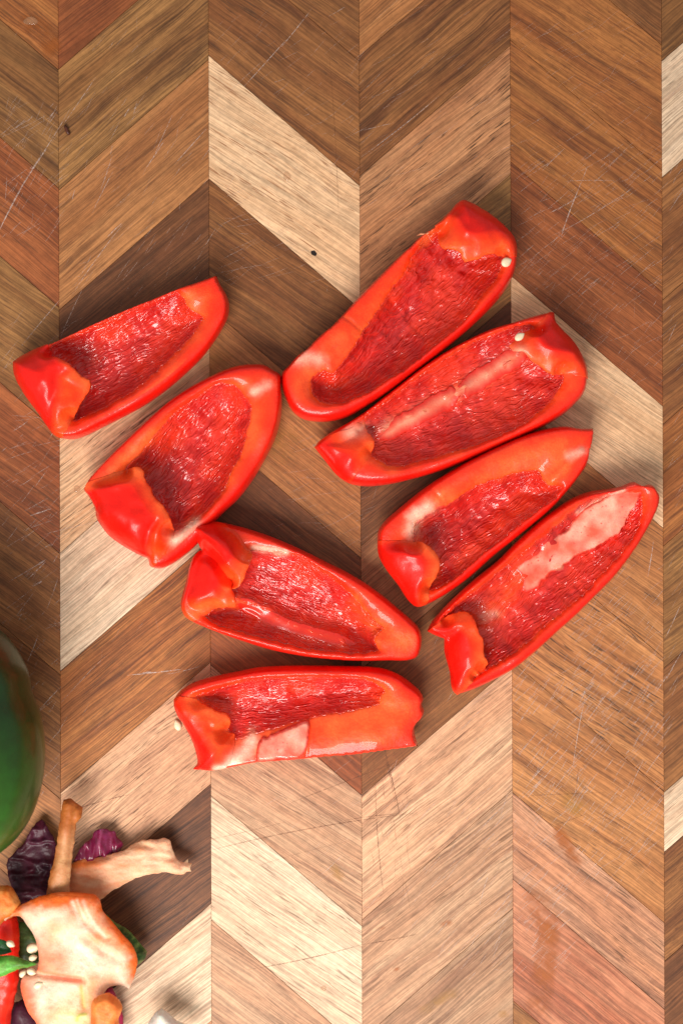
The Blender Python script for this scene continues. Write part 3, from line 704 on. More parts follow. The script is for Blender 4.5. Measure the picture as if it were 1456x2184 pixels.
WED[4] = wedge(Z2, 'red pepper wedge with a pale rib running down its hollow',
 O=[(183,1120),(200,1095),(260,1050),(330,1010),(400,965),(470,910),(560,840),(650,770),(740,710),(850,650),(950,605),(1050,575),(1130,550),(1200,535),(1218,537),(1222,575),(1250,610),(1290,650),(1330,710),(1358,775),(1362,830),(1350,880),(1310,930),(1260,975),(1190,1020),(1100,1065),(1000,1110),(900,1155),(800,1195),(700,1230),(600,1258),(500,1280),(400,1288),(330,1275),(280,1240),(230,1180)],
 C=[(205,1112),(330,1022),(470,924),(650,784),(850,664),(1050,590),(1190,555),(1250,640),(1320,740),(1340,810),(1325,870),(1270,930),(1190,985),(1100,1030),(1000,1080),(900,1125),(800,1165),(700,1200),(600,1228),(500,1245),(420,1240),(330,1215),(270,1170)],
 M=[(400,990),(480,934),(580,856),(700,770),(820,694),(950,635),(1060,598),(1120,595),(1180,650),(1230,760),(1255,810),(1240,860),(1200,920),(1150,970),(1080,1020),(980,1070),(880,1110),(780,1140),(680,1170),(580,1195),(500,1200),(460,1180),(400,1130),(370,1060)],
 lobes=[([(1200,535),(1150,580),(1090,625),(1050,660),(1018,685),(1030,710),(1080,720),(1110,755),(1150,775),(1190,808),(1225,808),(1270,805),(1320,815),(1361,825),(1358,775),(1330,710),(1290,650),(1250,610),(1222,575),(1218,537)],
         [(1210,540),(1165,600),(1130,645),(1140,680),(1200,715),(1290,722),(1345,762),(1370,790),(1340,705),(1295,640),(1255,600),(1228,570),(1222,530)], 25),
        ([(183,1120),(200,1098),(260,1065),(330,1040),(370,1015),(395,1008),(410,1050),(435,1085),(440,1110),(430,1140),(420,1160),(400,1185),(370,1230),(335,1276),(280,1240),(230,1180)],
         [(175,1120),(200,1100),(240,1100),(270,1130),(330,1160),(350,1210),(320,1280),(270,1245),(220,1180)], 22)],
 strokes=[([(480,1040),(600,990),(700,930),(790,885)], 20, 2.4), ([(830,860),(950,790),(1060,720)], 20, 2.4), ([(1130,650),(1190,700),(1290,720)], 12, 0.8), ([(520,930),(700,850),(900,700)], 26, -1.2)],
 cols=[([(480,1040),(600,985),(700,925),(790,885)], 13, (0.85,.40,.25), .7), ([(830,860),(950,790),(1060,720)], 15, (0.88,.42,.27), .8), ([(330,1060),(385,1045)], 14, WHITE, .5), ([(560,1000),(900,850)], 30, FLESH, .35)], plates=[([(450,1085),(510,1000),(600,950),(700,888),(780,852),(812,885),(800,925),(700,985),(600,1040),(510,1085)], (.88,.13,.06), (.88,.34,.20), (0, 0), -2.0, 26),
          ([(805,855),(850,800),(940,745),(1040,685),(1095,672),(1125,715),(1060,770),(960,835),(890,880),(840,905)], (.88,.15,.07), (.88,.40,.25), (0, 0), -2.0, 26)], zC=17, W_=80, floor=5)

WED[5] = wedge(Z3, 'red pepper wedge with white pith smear at its left and sharp upper right point',
 O=[(55,600),(60,555),(90,510),(140,465),(200,415),(250,375),(320,325),(400,275),(500,215),(600,165),(700,120),(800,85),(900,65),(950,62),(1010,72),(1075,72),(1070,130),(1055,180),(1048,235),(1000,310),(940,385),(870,460),(800,520),(700,600),(600,680),(500,770),(420,830),(350,875),(290,905),(240,915),(205,890),(150,810),(90,730),(60,670)],
 C=[(75,590),(90,550),(160,480),(250,405),(400,298),(600,190),(800,112),(920,88),(1062,84),(1050,170),(1022,225),(975,300),(905,375),(835,440),(750,510),(650,590),(550,665),(450,752),(370,822),(300,872),(250,888),(215,865),(150,775),(95,700)],
 M=[(222,515),(280,485),(330,450),(400,425),(460,380),(540,335),(620,310),(700,285),(760,275),(805,275),(830,320),(880,345),(920,345),(890,400),(830,440),(740,510),(640,590),(540,670),(450,750),(370,805),(300,840),(280,820),(250,740),(222,600)],
 lobes=[([(56,600),(130,600),(220,606),(260,610),(300,635),(330,670),(342,700),(330,760),(310,800),(298,838),(296,870),(288,906),(240,915),(205,890),(150,810),(90,730),(60,670)],
         [(50,625),(130,622),(200,640),(262,690),(265,740),(250,790),(232,850),(245,925),(200,895),(140,815),(85,735),(50,670)], 25)],
 strokes=[([(300,350),(340,395),(372,430)], 3, -0.5), ([(1000,190),(940,250),(870,325)], 10, 1.4), ([(380,700),(560,560),(760,420)], 20, 1.6), ([(330,640),(560,440)], 25, -1)],
 cols=[([(217,560),(232,490),(290,448)], 15, WHITE, .8), ([(1000,182),(945,208)], 9, WHITE, .7), ([(860,322),(940,240)], 5, FLESHP, .7), ([(600,250),(760,200),(900,170)], 26, FLESHP, .55), ([(450,700),(640,520),(780,420)], 18, FLESH, .6), ([(240,600),(330,690),(320,790)], 10, FLESHP, .6)], tilt=(0, -1), zC=18, floor=5)  # white stroke on the upper right ridge paints its highlight

WED[6] = wedge(Z3, 'rightmost long red pepper wedge with pith and painted pale glare inside its upper half',
 O=[(290,1030),(310,990),(360,930),(430,860),(520,780),(620,700),(720,600),(820,510),(900,450),(980,400),(1060,370),(1150,358),(1210,345),(1270,325),(1300,345),(1345,338),(1370,365),(1385,390),(1380,440),(1350,510),(1300,600),(1240,690),(1160,790),(1080,870),(1000,950),(900,1040),(800,1130),(700,1210),(600,1265),(500,1310),(430,1332),(410,1310),(395,1220),(372,1130),(370,1065),(330,1050)],
 C=[(312,1010),(440,873),(620,718),(820,530),(980,420),(1150,376),(1265,342),(1345,354),(1362,400),(1335,480),(1275,590),(1195,695),(1115,785),(1035,865),(945,950),(850,1035),(760,1115),(660,1180),(560,1235),(470,1272),(430,1285),(405,1180),(388,1080)],
 M=[(350,965),(450,886),(600,765),(750,645),(850,565),(950,480),(1010,430),(1150,385),(1290,380),(1300,450),(1270,560),(1200,660),(1110,760),(1030,850),(930,930),(830,1015),(740,1095),(640,1165),(560,1215),(500,1255),(470,1180),(400,1060)],
 lobes=[([(290,1030),(310,1008),(380,960),(440,935),(475,937),(500,970),(520,1020),(545,1070),(545,1120),(568,1175),(560,1210),(520,1240),(500,1262),(470,1295),(430,1332),(410,1310),(395,1220),(372,1130),(370,1065),(330,1050)],
         [(282,1030),(350,1012),(400,1008),(430,1020),(462,1045),(480,1100),(470,1180),(450,1240),(418,1300),(395,1260),(365,1130),(362,1065),(320,1055)], 24)],
 strokes=[([(430,1020),(400,1060),(380,1120)], 10, -1.5), ([(560,960),(740,800),(900,640)], 28, 3.0), ([(480,860),(700,690),(880,540)], 15, -1.0)],
 cols=[([(520,980),(600,930),(720,800),(760,740)], 36, FLESH, .85), ([(560,970),(610,950)], 10, WHITE, .5), ([(1000,470),(1100,415),(1200,365)], 6, WHITE, .7)],
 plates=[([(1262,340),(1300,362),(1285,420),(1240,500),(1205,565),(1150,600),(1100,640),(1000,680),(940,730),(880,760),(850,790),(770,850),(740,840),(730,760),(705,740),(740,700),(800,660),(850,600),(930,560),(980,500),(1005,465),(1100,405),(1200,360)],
          (0.88,0.10,0.05), (0.90,0.37,0.26), (1.4, -2.4), 2.8, 9)], zC=17, floor=5.5, tilt=(-.3, -.5), W_=70)  # pale colours over the pith paint its broad glare

WED[7] = wedge(Z4, 'red pepper wedge at lower centre with two overlapping folds at its left end',
 O=[(155,90),(180,65),(230,57),(300,60),(370,75),(450,97),(550,130),(650,170),(760,220),(870,275),(980,330),(1080,390),(1170,455),(1260,530),(1330,590),(1365,630),(1380,680),(1375,740),(1355,785),(1310,803),(1200,805),(1080,808),(950,803),(830,793),(700,775),(560,745),(430,705),(300,660),(200,620),(140,590),(95,540),(88,500),(100,440),(120,370),(135,300),(160,240),(200,208),(175,150)],
 C=[(172,100),(240,80),(370,100),(550,155),(760,252),(980,362),(1160,478),(1295,595),(1345,655),(1350,720),(1325,768),(1200,778),(950,776),(700,745),(430,675),(250,620),(150,570),(115,520),(135,400),(155,300),(215,220),(200,160)],
 M=[(465,210),(560,212),(640,218),(750,255),(830,315),(920,375),(1000,445),(1080,540),(1170,625),(1130,680),(1150,745),(1060,760),(950,757),(800,742),(650,710),(500,672),(380,635),(270,600),(215,560),(260,525),(300,480),(330,400),(380,320),(420,240)],
 lobes=[([(200,208),(160,240),(135,300),(120,370),(100,440),(88,500),(95,540),(130,580),(170,585),(210,550),(260,525),(330,515),(390,512),(392,480),(375,440),(365,410),(370,360),(340,300),(300,250),(250,215)],
         [(195,200),(155,235),(128,300),(112,370),(92,440),(100,475),(170,462),(240,442),(290,405),(300,340),(280,260),(240,200)], 22),
        ([(155,90),(180,65),(230,57),(300,60),(360,90),(410,140),(440,190),(475,230),(460,290),(445,330),(420,380),(400,405),(365,410),(335,370),(300,320),(270,280),(240,250),(200,208),(175,150)],
         [(145,90),(175,58),(230,50),(290,78),(340,130),(385,190),(375,250),(330,280),(280,285),(235,255),(190,208),(165,150)], 29)],
 strokes=[([(390,470),(520,520),(650,590),(800,640),(950,680)], 17, 4.2), ([(330,430),(560,560)], 14, -0.6), ([(690,570),(680,630)], 3, -.6)],
 cols=[([(400,490),(520,540),(650,600),(800,650),(950,690)], 20, FLESH, .85), ([(480,195),(560,205),(650,225)], 7, WHITE, .9), ([(1230,690),(1300,700)], 22, FLESHP, .7), ([(1020,490),(1130,640)], 14, FLESHP, .5), ([(150,560),(260,500),(370,490)], 14, FLESHP, .6)], plates=[([(385,465),(450,470),(540,520),(650,575),(800,625),(960,670),(1040,720),(960,730),(800,690),(650,650),(500,590),(400,530)], FLESHR, FLESH, (0, 0), -2.0, 26)], zC=17, floor=4.5)

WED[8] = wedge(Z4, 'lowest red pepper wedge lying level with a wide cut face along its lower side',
 O=[(52,1020),(70,980),(120,940),(200,905),(300,880),(400,860),(500,840),(620,832),(800,830),(950,832),(1080,835),(1170,845),(1260,880),(1330,930),(1375,975),(1388,1010),(1380,1040),(1392,1075),(1380,1110),(1345,1150),(1340,1180),(1358,1262),(1300,1270),(1200,1282),(1100,1295),(1000,1308),(900,1315),(800,1325),(700,1335),(600,1342),(480,1352),(400,1368),(280,1387),(155,1383),(178,1350),(170,1290),(150,1230),(110,1150),(70,1090)],
 C=[(75,1015),(130,965),(240,925),(400,892),(620,868),(950,866),(1150,880),(1240,910),(1300,955),(1355,990),(1362,1040),(1370,1080),(1350,1120),(1325,1155),(1322,1190),(1345,1252),(1200,1272),(1000,1298),(800,1315),(600,1332),(480,1342),(380,1357),(280,1375),(205,1370),(200,1300),(150,1180),(100,1090)],
 M=[(170,990),(250,960),(350,932),(480,902),(620,892),(800,886),(950,888),(1080,898),(1150,930),(1180,960),(1155,1000),(1155,1030),(1050,1060),(950,1080),(860,1090),(780,1110),(700,1130),(600,1160),(500,1190),(390,1228),(320,1160),(250,1080),(200,1030)],
 lobes=[([(58,1000),(110,985),(165,1000),(230,1040),(300,1070),(340,1085),(355,1120),(345,1160),(330,1180),(375,1195),(380,1240),(370,1290),(360,1330),(330,1372),(280,1387),(155,1383),(178,1350),(170,1290),(150,1230),(110,1150),(70,1090),(52,1020)],
         [(45,1010),(80,1050),(140,1120),(190,1190),(240,1260),(265,1320),(245,1375),(140,1392),(170,1350),(162,1290),(142,1230),(102,1150),(60,1090)], 22)],
 strokes=[([(782,1110),(772,1200),(760,1310)], 3, -0.6), ([(330,1180),(250,1150)], 8, -1.0), ([(600,1240),(1200,1180)], 40, 1.2)],
 cols=[([(370,1335),(430,1290),(470,1230)], 15, WHITE, .9), ([(280,1375),(400,1350)], 8, WHITE, .8), ([(820,1130),(1000,1110),(1120,1080)], 16, FLESHP, .5), ([(1190,1030),(1260,1060)], 24, FLESHP, .7), ([(170,1010),(300,1080)], 16, FLESHP, .5)],
 plates=[([(510,1225),(600,1185),(700,1140),(772,1115),(783,1150),(770,1230),(742,1305),(600,1325),(495,1335),(495,1300)], (0.88,0.09,0.045), (0.90,0.36,0.26), (0, 1.2), 0.8, 7)],  # added plate, its pale pink paints the glare on the cut face
 zC=15, tilt=(0, -1.0), floor=4)

# ------------------------------------------------------------------ seeds, crumbs, droplets
def seed(px, py, zmm, ang, L=11, wd=8, th=1.6, label='', tiltx=0.0, k=1.0, group='loose pepper seeds', mat=None):
    n = 18; V = []; Fs = []; rings = [(-1, 0), (-.75, .7), (0, 1), (.75, .7), (1, 0)]
    prof = []
    for i in range(n):
        a = 2 * math.pi * i / n; x = math.cos(a); y = math.sin(a)
        taper = 1 - 0.35 * max(0, x) ** 2; prof.append((x * (1.0 + 0.12 * max(0, x) ** 6), y * taper))
    for z, r in ((-.5, .45), (-.35, .85), (0, 1), (.35, .85), (.5, .45)):
        for x, y in prof: V.append((x * L * S * r, y * wd * S * r, z * th * 0.001))
    for j in range(4):
        for i in range(n):
            a = j * n + i; b = j * n + (i + 1) % n; Fs.append((a, b, b + n, a + n))
    Fs.append(tuple(range(n))[::-1]); Fs.append(tuple(range(4 * n, 5 * n)))
    kk = (H - zmm * .001) / H; X, Y = W(px, py, kk)
    o = mesh_obj('pepper_seed', V, Fs, mat or M_SEED); o.location = (X, Y, zmm * .001); o.rotation_euler = (tiltx, tiltx * .5, ang)
    tag(o, label, 'seed', group); return o
seed(1079, 559, 16.8, 0.5, 11.5, 10, 1.8, 'cream pepper seed on the right edge of the topmost pepper wedge', .25)
seed(1107, 718, 24.2, 0.6, 11, 8, 1.8, 'cream pepper seed at the upper right fold of the wedge with a pale rib', -.2)
seed(379, 1547, 1.0, 1.9, 12, 8, 1.8, 'cream pepper seed on the wood beside the left end of the lowest wedge', 0)

def droplet(px, py, r, h, label, z=0.0, ry=None):
    ry = ry or r; n = 16; V = [(0, 0, h * .001)]; Fs = []
    rr = [(.35, .93), (.65, .75), (.88, .42), (1, 0)]
    for f_, hz in rr:
        for i in range(n):
            a = 2 * math.pi * i / n; q = 1 + .08 * math.sin(3 * a + px); V.append((r * S * f_ * math.cos(a) * q, ry * S * f_ * math.sin(a) * q, h * .001 * hz))
    Fs = [(0, 1 + i, 1 + (i + 1) % n) for i in range(n)]
    for j in range(3):
        for i in range(n): a = 1 + j * n + i; b = 1 + j * n + (i + 1) % n; Fs.append((a, a + n, b + n, b))
    Fs.append(tuple(1 + 3 * n + i for i in range(n))[::-1])
    X, Y = W(px, py, (H - z * .001) / H)
    o = mesh_obj('water_droplet', V, Fs, M_WATER); o.location = (X, Y, z * .001 + 0.00012)
    tag(o, label, 'water drop', 'water droplets'); return o
M_WATER, nt, b = new_mat('water'); b.inputs['Base Color'].default_value = (0.75, 0.42, 0.22, 1); b.inputs['Roughness'].default_value = 0.02
b.inputs['Alpha'].default_value = 0.16; b.inputs['Coat Weight'].default_value = 1.0; b.inputs['Coat Roughness'].default_value = 0.03
droplet(612, 376, 8, .6, 'water droplet on the pale plank above the small knot', ry=10)
droplet(165, 1043, 7, 0.5, 'water droplet on the pale plank left of the broad pepper wedge', ry=8)
droplet(66, 45, 16, .6, 'water droplet on the orange plank in the upper left corner', ry=9)
droplet(690, 2108, 6, .45, 'water droplet on the pale plank near the bottom middle')

M_CRUMB = plain('pepper_crumb', (0.10, 0.022, 0.008), 0.35, .5, var=.2)
def blob_strip(name, pts, rad, mat, label, cat, group=None, z=None, parent=None):
    """a tapered round strip along points (x, y, z mm) with radii in mm"""
    P = [Vector((*W(x, y, (H - zz * .001) / H), zz * .001)) for x, y, zz in pts]
    n = 10; V = []; Fs = []
    for i, p in enumerate(P):
        t = (P[min(i + 1, len(P) - 1)] - P[max(i - 1, 0)]).normalized(); s_ = t.cross(Vector((0, 0, 1))).normalized(); u = s_.cross(t)
        for j in range(n):
            a = 2 * math.pi * j / n; V.append(tuple(p + (s_ * math.cos(a) + u * math.sin(a)) * rad[i] * .001))
    for i in range(len(P) - 1):
        for j in range(n): a = i * n + j; b_ = i * n + (j + 1) % n; Fs.append((a, b_, b_ + n, a + n))
    Fs.append(tuple(range(n))[::-1]); Fs.append(tuple(range((len(P) - 1) * n, len(P) * n)))
    c = sum(P, Vector()) / len(P); V = [tuple(Vector(v) - c) for v in V]
    o = mesh_obj(name, V, Fs, mat, parent); o.location = c
    if label: tag(o, label, cat, group)
    return o
blob_strip('pepper_crumb', [(139, 268, .7), (142, 274, .8), (144, 281, .8), (149, 287, .6)], [.5, .75, .75, .5], M_CRUMB, 'curled dark red crumb on the brown plank near the upper left', 'crumb')
blob_strip('pepper_shred', [(888, 503, 12), (897, 499, 14), (908, 500, 15), (914, 496, 16)], [.15, .45, .5, .2], plain('shred', (.8, .3, .15), .4), 'thin pale shred sticking out at the upper left of the topmost wedge', 'shred')

# droplets on the upper left wedge's folded end, part of no wall: tiny beads of water
M_BEAD = plain('clouded_bead', (.86, .25, .18), .15, .6, coat=.6, var=.05)
for (x, y, r, zz, lb) in [(155, 488, 2.6, 19.6, 'tiny bead nearest the top cut on the folded end of the upper left wedge'), (92, 547, 3, 16.3, 'tiny bead at the far left of the upper left wedge'), (203, 637, 3, 21.5, 'tiny bead in the middle of the folded end of the upper left wedge')]:
    droplet(x / 2.275, 560 + y / 2.275, r, .5, lb, z=zz).data.materials[0] = M_BEAD
droplet(780 + 905 / 2.206, 880 + 722 / 2.206, 11, .8, 'water drop on the pith plate with painted glare inside the rightmost wedge', z=8.6)

# ------------------------------------------------------------------ the trimmings in the lower left corner
def slab(name, label, cat, poly, base, thick, colf, mat, z=Z5, crumple=0.0, cdir=(1, 1), dome=0.0, rim=3.5, tilt=(0, 0), noise=1.0, strokes=(), part_of=None, group=None, rag=4, step=3.0, domeR=60):
    A = catmull(conv(poly, z), step=3)
    nn = fbm(A[:, 0] * .1 + base, A[:, 1] * .1, 3) * rag; A = A + nn[:, None]
    Q, G = triangulate([(A, True)], A, step); d = segdist(Q, A); c0 = A.mean(0)
    zz = base + dome * quarter(d / domeR) + ((Q - c0) / 100) @ np.array(tilt) + fbm(Q[:, 0] * .022 + base, Q[:, 1] * .022, 2) * noise * 2.2 + fbm(Q[:, 0] * .15, Q[:, 1] * .15, 2) * .25
    for p, w_, dz in strokes: zz = zz + dz * np.exp(-(segdist(Q, catmull(conv(p, z), False), False) / w_) ** 2)
    if crumple:
        cr = np.abs(fbm(Q[:, 0] * .035 * cdir[0] + 40, Q[:, 1] * .035 * cdir[1], 3)) * 6; zz = zz + crumple * (1 - np.clip(cr, 0, 1)) ** 2 + crumple * .4 * fbm(Q[:, 0] * .1 * cdir[0], Q[:, 1] * .1 * cdir[1], 2)
    zz = zz - thick * .35 * (1 - quarter(d / rim)); zz = relax(zz, G, len(Q), 3)
    zz = np.maximum(zz, 0.6)
    zb = np.maximum(zz - thick * (.4 + .6 * quarter(d / rim)), 0.15)
    kf = (H - (base + dome * .6) * .001) / H
    cx, cy = W(c0[0], c0[1], kf)
    col = colf(Q, d) if callable(colf) else np.repeat(np.array(colf)[None], len(Q), 0)
    o = closed_sheet(name, Q, G, zz * .001, zb * .001, mat, part_of, (cx, cy, 0), kf, col)
    if part_of is None: o.location = (cx, cy, 0); tag(o, label, cat, group)
    return o
def mixf(c0, c1, t): t = np.clip(t, 0, 1)[:, None]; return np.array(c0) * (1 - t) + np.array(c1) * t

M_SCRAP = flesh_mat('vegetable_scrap', sss=0.05, rough=0.45, coat=0.08, bump=0.6, radius=(1, .4, .3), mott=.2)
M_SHINY = flesh_mat('shiny_scrap', sss=0.05, rough=0.28, coat=0.5, bump=0.4, mott=.2)
slab('red_onion_skin', 'dark purple onion layer lying under the brown stalk strip', 'onion piece',
     [(55,580),(85,560),(110,520),(160,480),(185,430),(210,380),(240,345),(265,325),(300,360),(325,410),(350,440),(360,560),(340,700),(310,850),(130,890),(80,780),(65,730),(50,670)], 5, .9,
     lambda Q, d: mixf((.022, .003, .008), (.06, .006, .016), .5 + 2 * fbm(Q[:, 0] * .05, Q[:, 1] * .02, 3)), M_SCRAP, dome=1.5, crumple=2.6, cdir=(.7, 1.6), strokes=[([(110,740),(250,750)], 3, .8), ([(300,420),(350,460)], 6, 1.5)])
slab('red_onion_piece', 'shiny magenta onion piece with pale veins behind the pale pith strip', 'onion piece',
     [(470,600),(500,550),(530,500),(560,470),(600,440),(610,410),(640,395),(680,388),(715,405),(740,410),(750,440),(790,480),(780,520),(770,540),(700,580),(560,610)], 5, 1.0,
     lambda Q, d: mixf((.16, .008, .04), (.42, .10, .20), 1.6 * (vnoise(Q[:, 0] * .22 + 3, Q[:, 1] * .03) - .55)), M_SHINY, dome=3, domeR=40, noise=1.0, crumple=2.6, cdir=(2.2, .5), strokes=[([(640,420),(660,560)], 4, -1.5), ([(720,430),(730,550)], 4, -1.2)])
slab('pith_strip', 'pale orange pepper pith strip with frayed white tip pointing right', 'pepper trimming',
     [(450,640),(500,600),(620,580),(700,560),(800,530),(850,495),(920,470),(1010,460),(1060,452),(1095,465),(1110,510),(1145,590),(1170,608),(1190,612),(1214,592),(1216,618),(1238,622),(1226,645),(1232,668),(1205,668),(1190,684),(1150,685),(1060,668),(1000,680),(900,700),(800,750),(720,800),(640,860),(600,920),(480,900),(430,820),(440,700)], 8, 2.6,
     lambda Q, d: mixf((.72, .17, .035), (.78, .46, .28), -.1 + smooth((Q[:, 0] - 150) / 180) * .5 + .9 * fbm(Q[:, 0] * .03, Q[:, 1] * .09, 3) + .5 * smooth((Q[:, 1] - 1790 + (Q[:, 0] - 250) * .45) / 60)), M_CORE, dome=2.6, domeR=34, crumple=.8, cdir=(.5, 2),
     strokes=[([(850,500),(920,490),(990,510)], 5, -1.5), ([(560,600),(700,570)], 4, -1.2)])
slab('brown_stalk_strip', 'upright brown orange pepper stalk strip crossing over the dark purple layer', 'pepper trimming',
     [(405,205),(450,200),(490,230),(530,260),(520,310),(490,360),(480,440),(465,560),(450,700),(445,900),(280,900),(320,700),(345,600),(370,450),(390,300)], 17, 4,
     lambda Q, d: mixf((.40, .11, .02), (.55, .27, .12), .9 * smooth((Q[:, 0] - 112 + (Q[:, 1] - 1800) * .12) / 24) * smooth((Q[:, 1] - 1740) / 80) + .6 * fbm(Q[:, 0] * .08, Q[:, 1] * .02, 3)), M_CORE, dome=2.6, domeR=24, crumple=.5, cdir=(2, .4),
     strokes=[([(480,250),(470,400),(440,600)], 4, -1.2)])
# green pepper pieces and leaves around the core
green1 = (.012, .045, .010); green2 = (.05, .14, .02)
slab('green_pepper_scrap', 'dark green pepper scrap peeking out right of the big pale core', 'pepper trimming',
     [(680,960),(740,1000),(830,1060),(900,1140),(945,1200),(930,1245),(880,1275),(800,1250),(720,1100)], 8, 3,
     lambda Q, d: mixf((.02, .075, .015), (.16, .24, .06), .15 + 2.2 * fbm(Q[:, 0] * .12, Q[:, 1] * .12, 3) + .6 * smooth(1 - d / 4)), M_SCRAP, dome=6, domeR=20)
slab('green_onion_leaf', 'dark green leaf seen through the gap left of the pale core', 'leaf',
     [(80,1000),(160,1000),(240,1100),(260,1250),(150,1300),(90,1250)], 10, 1.5, lambda Q, d: mixf((.03, .06, .01), (.07, .13, .025), .5 + 2 * fbm(Q[:, 0] * .03, Q[:, 1] * .15, 2)), M_SCRAP, dome=2)
slab('orange_pepper_strip', 'orange brown pepper strip at the left edge of the picture above the core', 'pepper trimming',
     [(-60,760),(0,768),(60,775),(95,820),(125,890),(80,960),(30,990),(0,1040),(-60,1060)], 22, 4, lambda Q, d: mixf((.60, .15, .02), (.75, .30, .08), .5 + 2 * fbm(Q[:, 0] * .05, Q[:, 1] * .05, 3)), M_CORE, dome=4, domeR=20)
slab('red_pepper_strip', 'bright red pepper strip at the left edge beside the pale core', 'pepper trimming',
     [(-70,1010),(-20,950),(40,930),(85,950),(105,1000),(112,1200),(110,1400),(70,1560),(50,1720),(-70,1720)], 18, 5, lambda Q, d: mixf(SKIN, (.80, .035, .01), .5 + 2 * fbm(Q[:, 0] * .04, Q[:, 1] * .04, 3)), M_LOBE, dome=6, domeR=22)
slab('dark_leaf', 'small dark green leaf over the red strip at the left edge', 'leaf',
     [(-60,1090),(0,1108),(40,1122),(72,1190),(30,1208),(0,1212),(-60,1210)], 32, 1.2, lambda Q, d: mixf((.01, .06, .015), (.03, .14, .04), .5 + 2 * fbm(Q[:, 0] * .06, Q[:, 1] * .06, 3)), M_SCRAP, dome=2)
slab('bright_leaf', 'bright green pointed leaf over the red strip at the left edge', 'leaf',
     [(-70,1190),(0,1212),(60,1213),(150,1238),(232,1276),(150,1296),(60,1322),(0,1350),(-70,1390)], 36, 1.5, lambda Q, d: mixf((.05, .20, .02), (.14, .36, .05), .5 + 2 * fbm(Q[:, 0] * .03, Q[:, 1] * .12, 3)), M_SCRAP, dome=3, domeR=12)
slab('dark_purple_piece', 'dark purple onion piece below the big pale core', 'onion piece',
     [(60,1560),(140,1500),(230,1600),(260,1760),(60,1760)], 12, 3, (.05, .008, .02), M_SCRAP, dome=5)
slab('magenta_piece', 'narrow magenta onion piece under the orange chunk at the bottom', 'onion piece',
     [(660,1440),(720,1425),(760,1500),(790,1600),(800,1760),(700,1760),(660,1560)], 8, 3, (.30, .015, .05), M_SCRAP, dome=3)
core_poly = [(0,960),(70,925),(140,885),(230,840),(330,815),(430,805),(540,815),(600,825),(640,860),(660,930),(720,1000),(790,1080),(850,1150),(880,1220),(878,1320),(850,1390),(830,1440),(800,1415),(760,1408),(690,1430),(660,1480),(620,1520),(600,1600),(620,1760),(250,1760),(230,1650),(180,1580),(150,1500),(130,1400),(150,1350),(230,1340),(250,1250),(230,1130),(180,1030),(120,960),(60,965),(20,1000)]
edge_line = catmull(conv([(70,925),(140,885),(230,840),(330,815),(430,805),(540,815),(600,825),(640,860),(660,930),(720,1000),(790,1080),(850,1150),(880,1220),(878,1320)], Z5), False)
def core_col(Q, d):
    e = segdist(Q, edge_line, False); nz = fbm(Q[:, 0] * .05, Q[:, 1] * .05, 3)
    nz2 = fbm(Q[:, 0] * .018 + 3, Q[:, 1] * .018, 2); c = mixf((.76, .30, .13), (.80, .58, .42), .6 + 1.9 * nz2 + .5 * nz)
    fb = fbm(Q[:, 0] * .16 + Q[:, 1] * .10, Q[:, 1] * .02 - Q[:, 0] * .02, 2)[:, None]; c = c * (1 + .16 * fb)
    lr = (smooth((Q[:, 1] - 2075) / 40) * smooth((98 - Q[:, 0] + 12 * nz) / 36) * .85)[:, None]; c = c * (1 - lr) + np.array((.84, .085, .03)) * lr
    w1 = smooth(1 - e / (38 + 45 * smooth((Q[:, 1] - 1900) / -1 / 30 + 1.5)) + nz * .9)[:, None]; c = c * (1 - w1) + np.array((.76, .135, .018)) * w1
    for p, w_, cc, a_ in [([(240,1300),(380,1330),(520,1360)], 9, (.80, .16, .07), .8), ([(300,1200),(420,1280)], 16, (.82, .22, .12), .75), ([(470,860),(510,960),(560,1040)], 4, (.86,.66,.5), .7), ([(540,860),(590,960),(680,1090)], 4, (.86,.62,.45), .7), ([(500,850),(550,960)], 3, (.86,.62,.45), .6), ([(150,1400),(190,1560),(240,1650)], 14, (.80, .15, .06), .8),
                          ([(250,1420),(500,1400)], 12, (.84, .42, .32), .6), ([(420,1600),(560,1620)], 17, (.72, .70, .36), .7), ([(500,1620),(520,1585),(560,1580)], 3, (.35, .42, .06), .9), ([(530,1400),(545,1540)], 4, (.80, .45, .12), .7),
                          ([(240,1120),(250,1240)], 8, (.82, .25, .14), .6)]:
        g = (a_ * np.exp(-(segdist(Q, catmull(conv(p, Z5), False), False) / w_) ** 2))[:, None]; c = c * (1 - g) + np.array(cc) * g
    return c
slab('pepper_core', 'big pale peach pepper core with orange outer edge in the lower left corner', 'pepper core', core_poly, 23, 3.2, core_col, M_CORE, dome=3.5, domeR=60, noise=1.0, rag=3, crumple=.35, cdir=(.8, .8),
     strokes=[([(250,1330),(400,1345),(540,1360)], 5, -2.5), ([(560,1090),(680,1180),(760,1230)], 9, -1.5), ([(540,1380),(545,1540)], 4, -1.2), ([(480,900),(620,1050),(700,1100)], 8, -1.0), ([(300,1050),(420,1150)], 22, -1.5), ([(500,1620),(520,1590),(560,1580)], 5, 1.0)])
slab('orange_chunk', 'small orange pepper chunk at the bottom beside the pale core', 'pepper trimming',
     [(600,1510),(640,1480),(690,1468),(760,1510),(785,1560),(765,1620),(760,1760),(590,1760),(585,1620)], 31, 5, lambda Q, d: mixf((.72, .13, .02), (.82, .26, .06), .5 + 2 * fbm(Q[:, 0] * .05, Q[:, 1] * .05, 3)), M_CORE, dome=4, domeR=18)
slab('white_onion_piece', 'white onion piece cut by the bottom edge right of the core', 'onion piece',
     [(950,1670),(990,1600),(1040,1560),(1100,1600),(1140,1640),(1250,1680),(1240,1790),(960,1790)], 12, 3, (.72, .68, .58), M_CORE, dome=6, domeR=20)
seed(71, 2022, 20, .4, 14, 11, 2.6, 'light yellow seed beside the pale core right of the pointed green leaf')
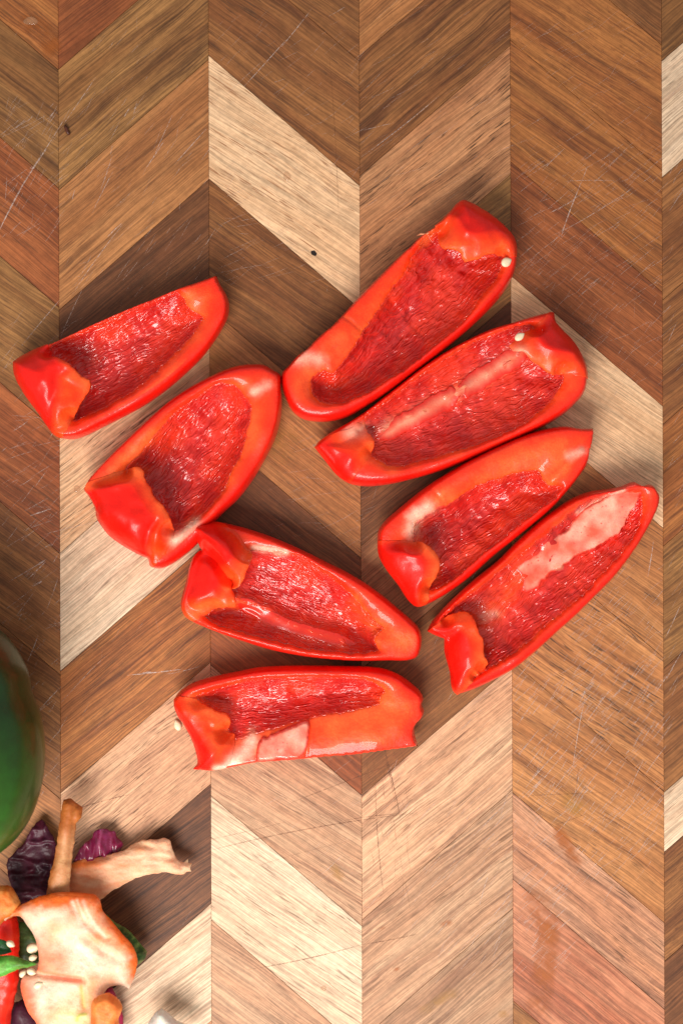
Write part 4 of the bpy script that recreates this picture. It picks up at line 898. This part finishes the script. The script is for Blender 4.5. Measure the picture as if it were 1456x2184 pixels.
for (x, y, zz, a, r, lb) in [(215, 1222, 22, .3, 9, 'topmost beige seed between the leaf and the pale core'), (205, 1312, 26, -.3, 10, 'cream seed at the tip of the bright green leaf'), (150, 1325, 22, .9, 9, 'beige seed under the bright green leaf tip'),
                              (70, 1132, 36, -.5, 9, 'pale seed on the small dark green leaf'), (250, 1398, 34, .5, 10, 'flat pale seed lying on the lower left of the pale core')]:
    seed(x / 3.0333, 1640 + y / 3.0333, zz, a, r, r * .75, 2.4, lb)

# whole green bell pepper, standing higher than the board and so out of focus
def green_pepper():
    root = empty('green_pepper', 'large dark green bell pepper at the left edge, out of focus', 'bell pepper')
    X, Y = W(-158, 1574, (H - .05) / H); root.location = (X, Y, 0)
    n, mrows = 72, 36; V = []; Fs = []; C = []
    for j in range(mrows + 1):
        ph = math.pi * j / mrows
        for i in range(n):
            a = 2 * math.pi * i / n
            lob = 1 + 0.08 * math.cos(4 * (a - 0.25)) * math.sin(ph) ** 1.2 + 0.02 * math.cos(7 * a + 1)
            r = (math.sin(ph) ** .72) * lob * (1 - .09 * math.cos(ph) - .035 * math.exp(-((math.cos(ph) - .33) / .10) ** 2))
            zz = math.cos(ph); zz = zz * (1 - .14 * max(0, zz) ** 6 * (1 - math.sin(ph)))
            # long axis lies along the board's y direction
            V.append((r * math.cos(a) * .044, zz * .053, .045 + r * math.sin(a) * .044))
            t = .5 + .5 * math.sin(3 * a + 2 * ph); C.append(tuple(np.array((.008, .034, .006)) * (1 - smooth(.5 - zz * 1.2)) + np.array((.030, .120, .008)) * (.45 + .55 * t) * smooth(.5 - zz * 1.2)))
    for j in range(mrows):
        for i in range(n): a = j * n + i; b_ = j * n + (i + 1) % n; Fs.append((a, b_, b_ + n, a + n))
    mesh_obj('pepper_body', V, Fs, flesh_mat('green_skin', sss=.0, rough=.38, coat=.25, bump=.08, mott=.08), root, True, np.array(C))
    st = [(-150, 1300, 45), (-150, 1270, 45), (-155, 1235, 47), (-165, 1200, 52)]
    P = [Vector((*W(x, y, 1), zz * .001)) - Vector((X, Y, 0)) for x, y, zz in st]
    rad = [.010, .0055, .005, .006]; Vs = []; Fz = []
    for i, p in enumerate(P):
        for q_ in range(10):
            a = 2 * math.pi * q_ / 10; Vs.append((p.x + rad[i] * math.cos(a), p.y, p.z + rad[i] * math.sin(a)))
    for i in range(3):
        for q_ in range(10): a = i * 10 + q_; b_ = i * 10 + (q_ + 1) % 10; Fz.append((a, a + 10, b_ + 10, b_))
    Fz.append(tuple(range(30, 40)))
    mesh_obj('stem', Vs, Fz, plain('green_stem', (.08, .16, .03), .5), root)
green_pepper()
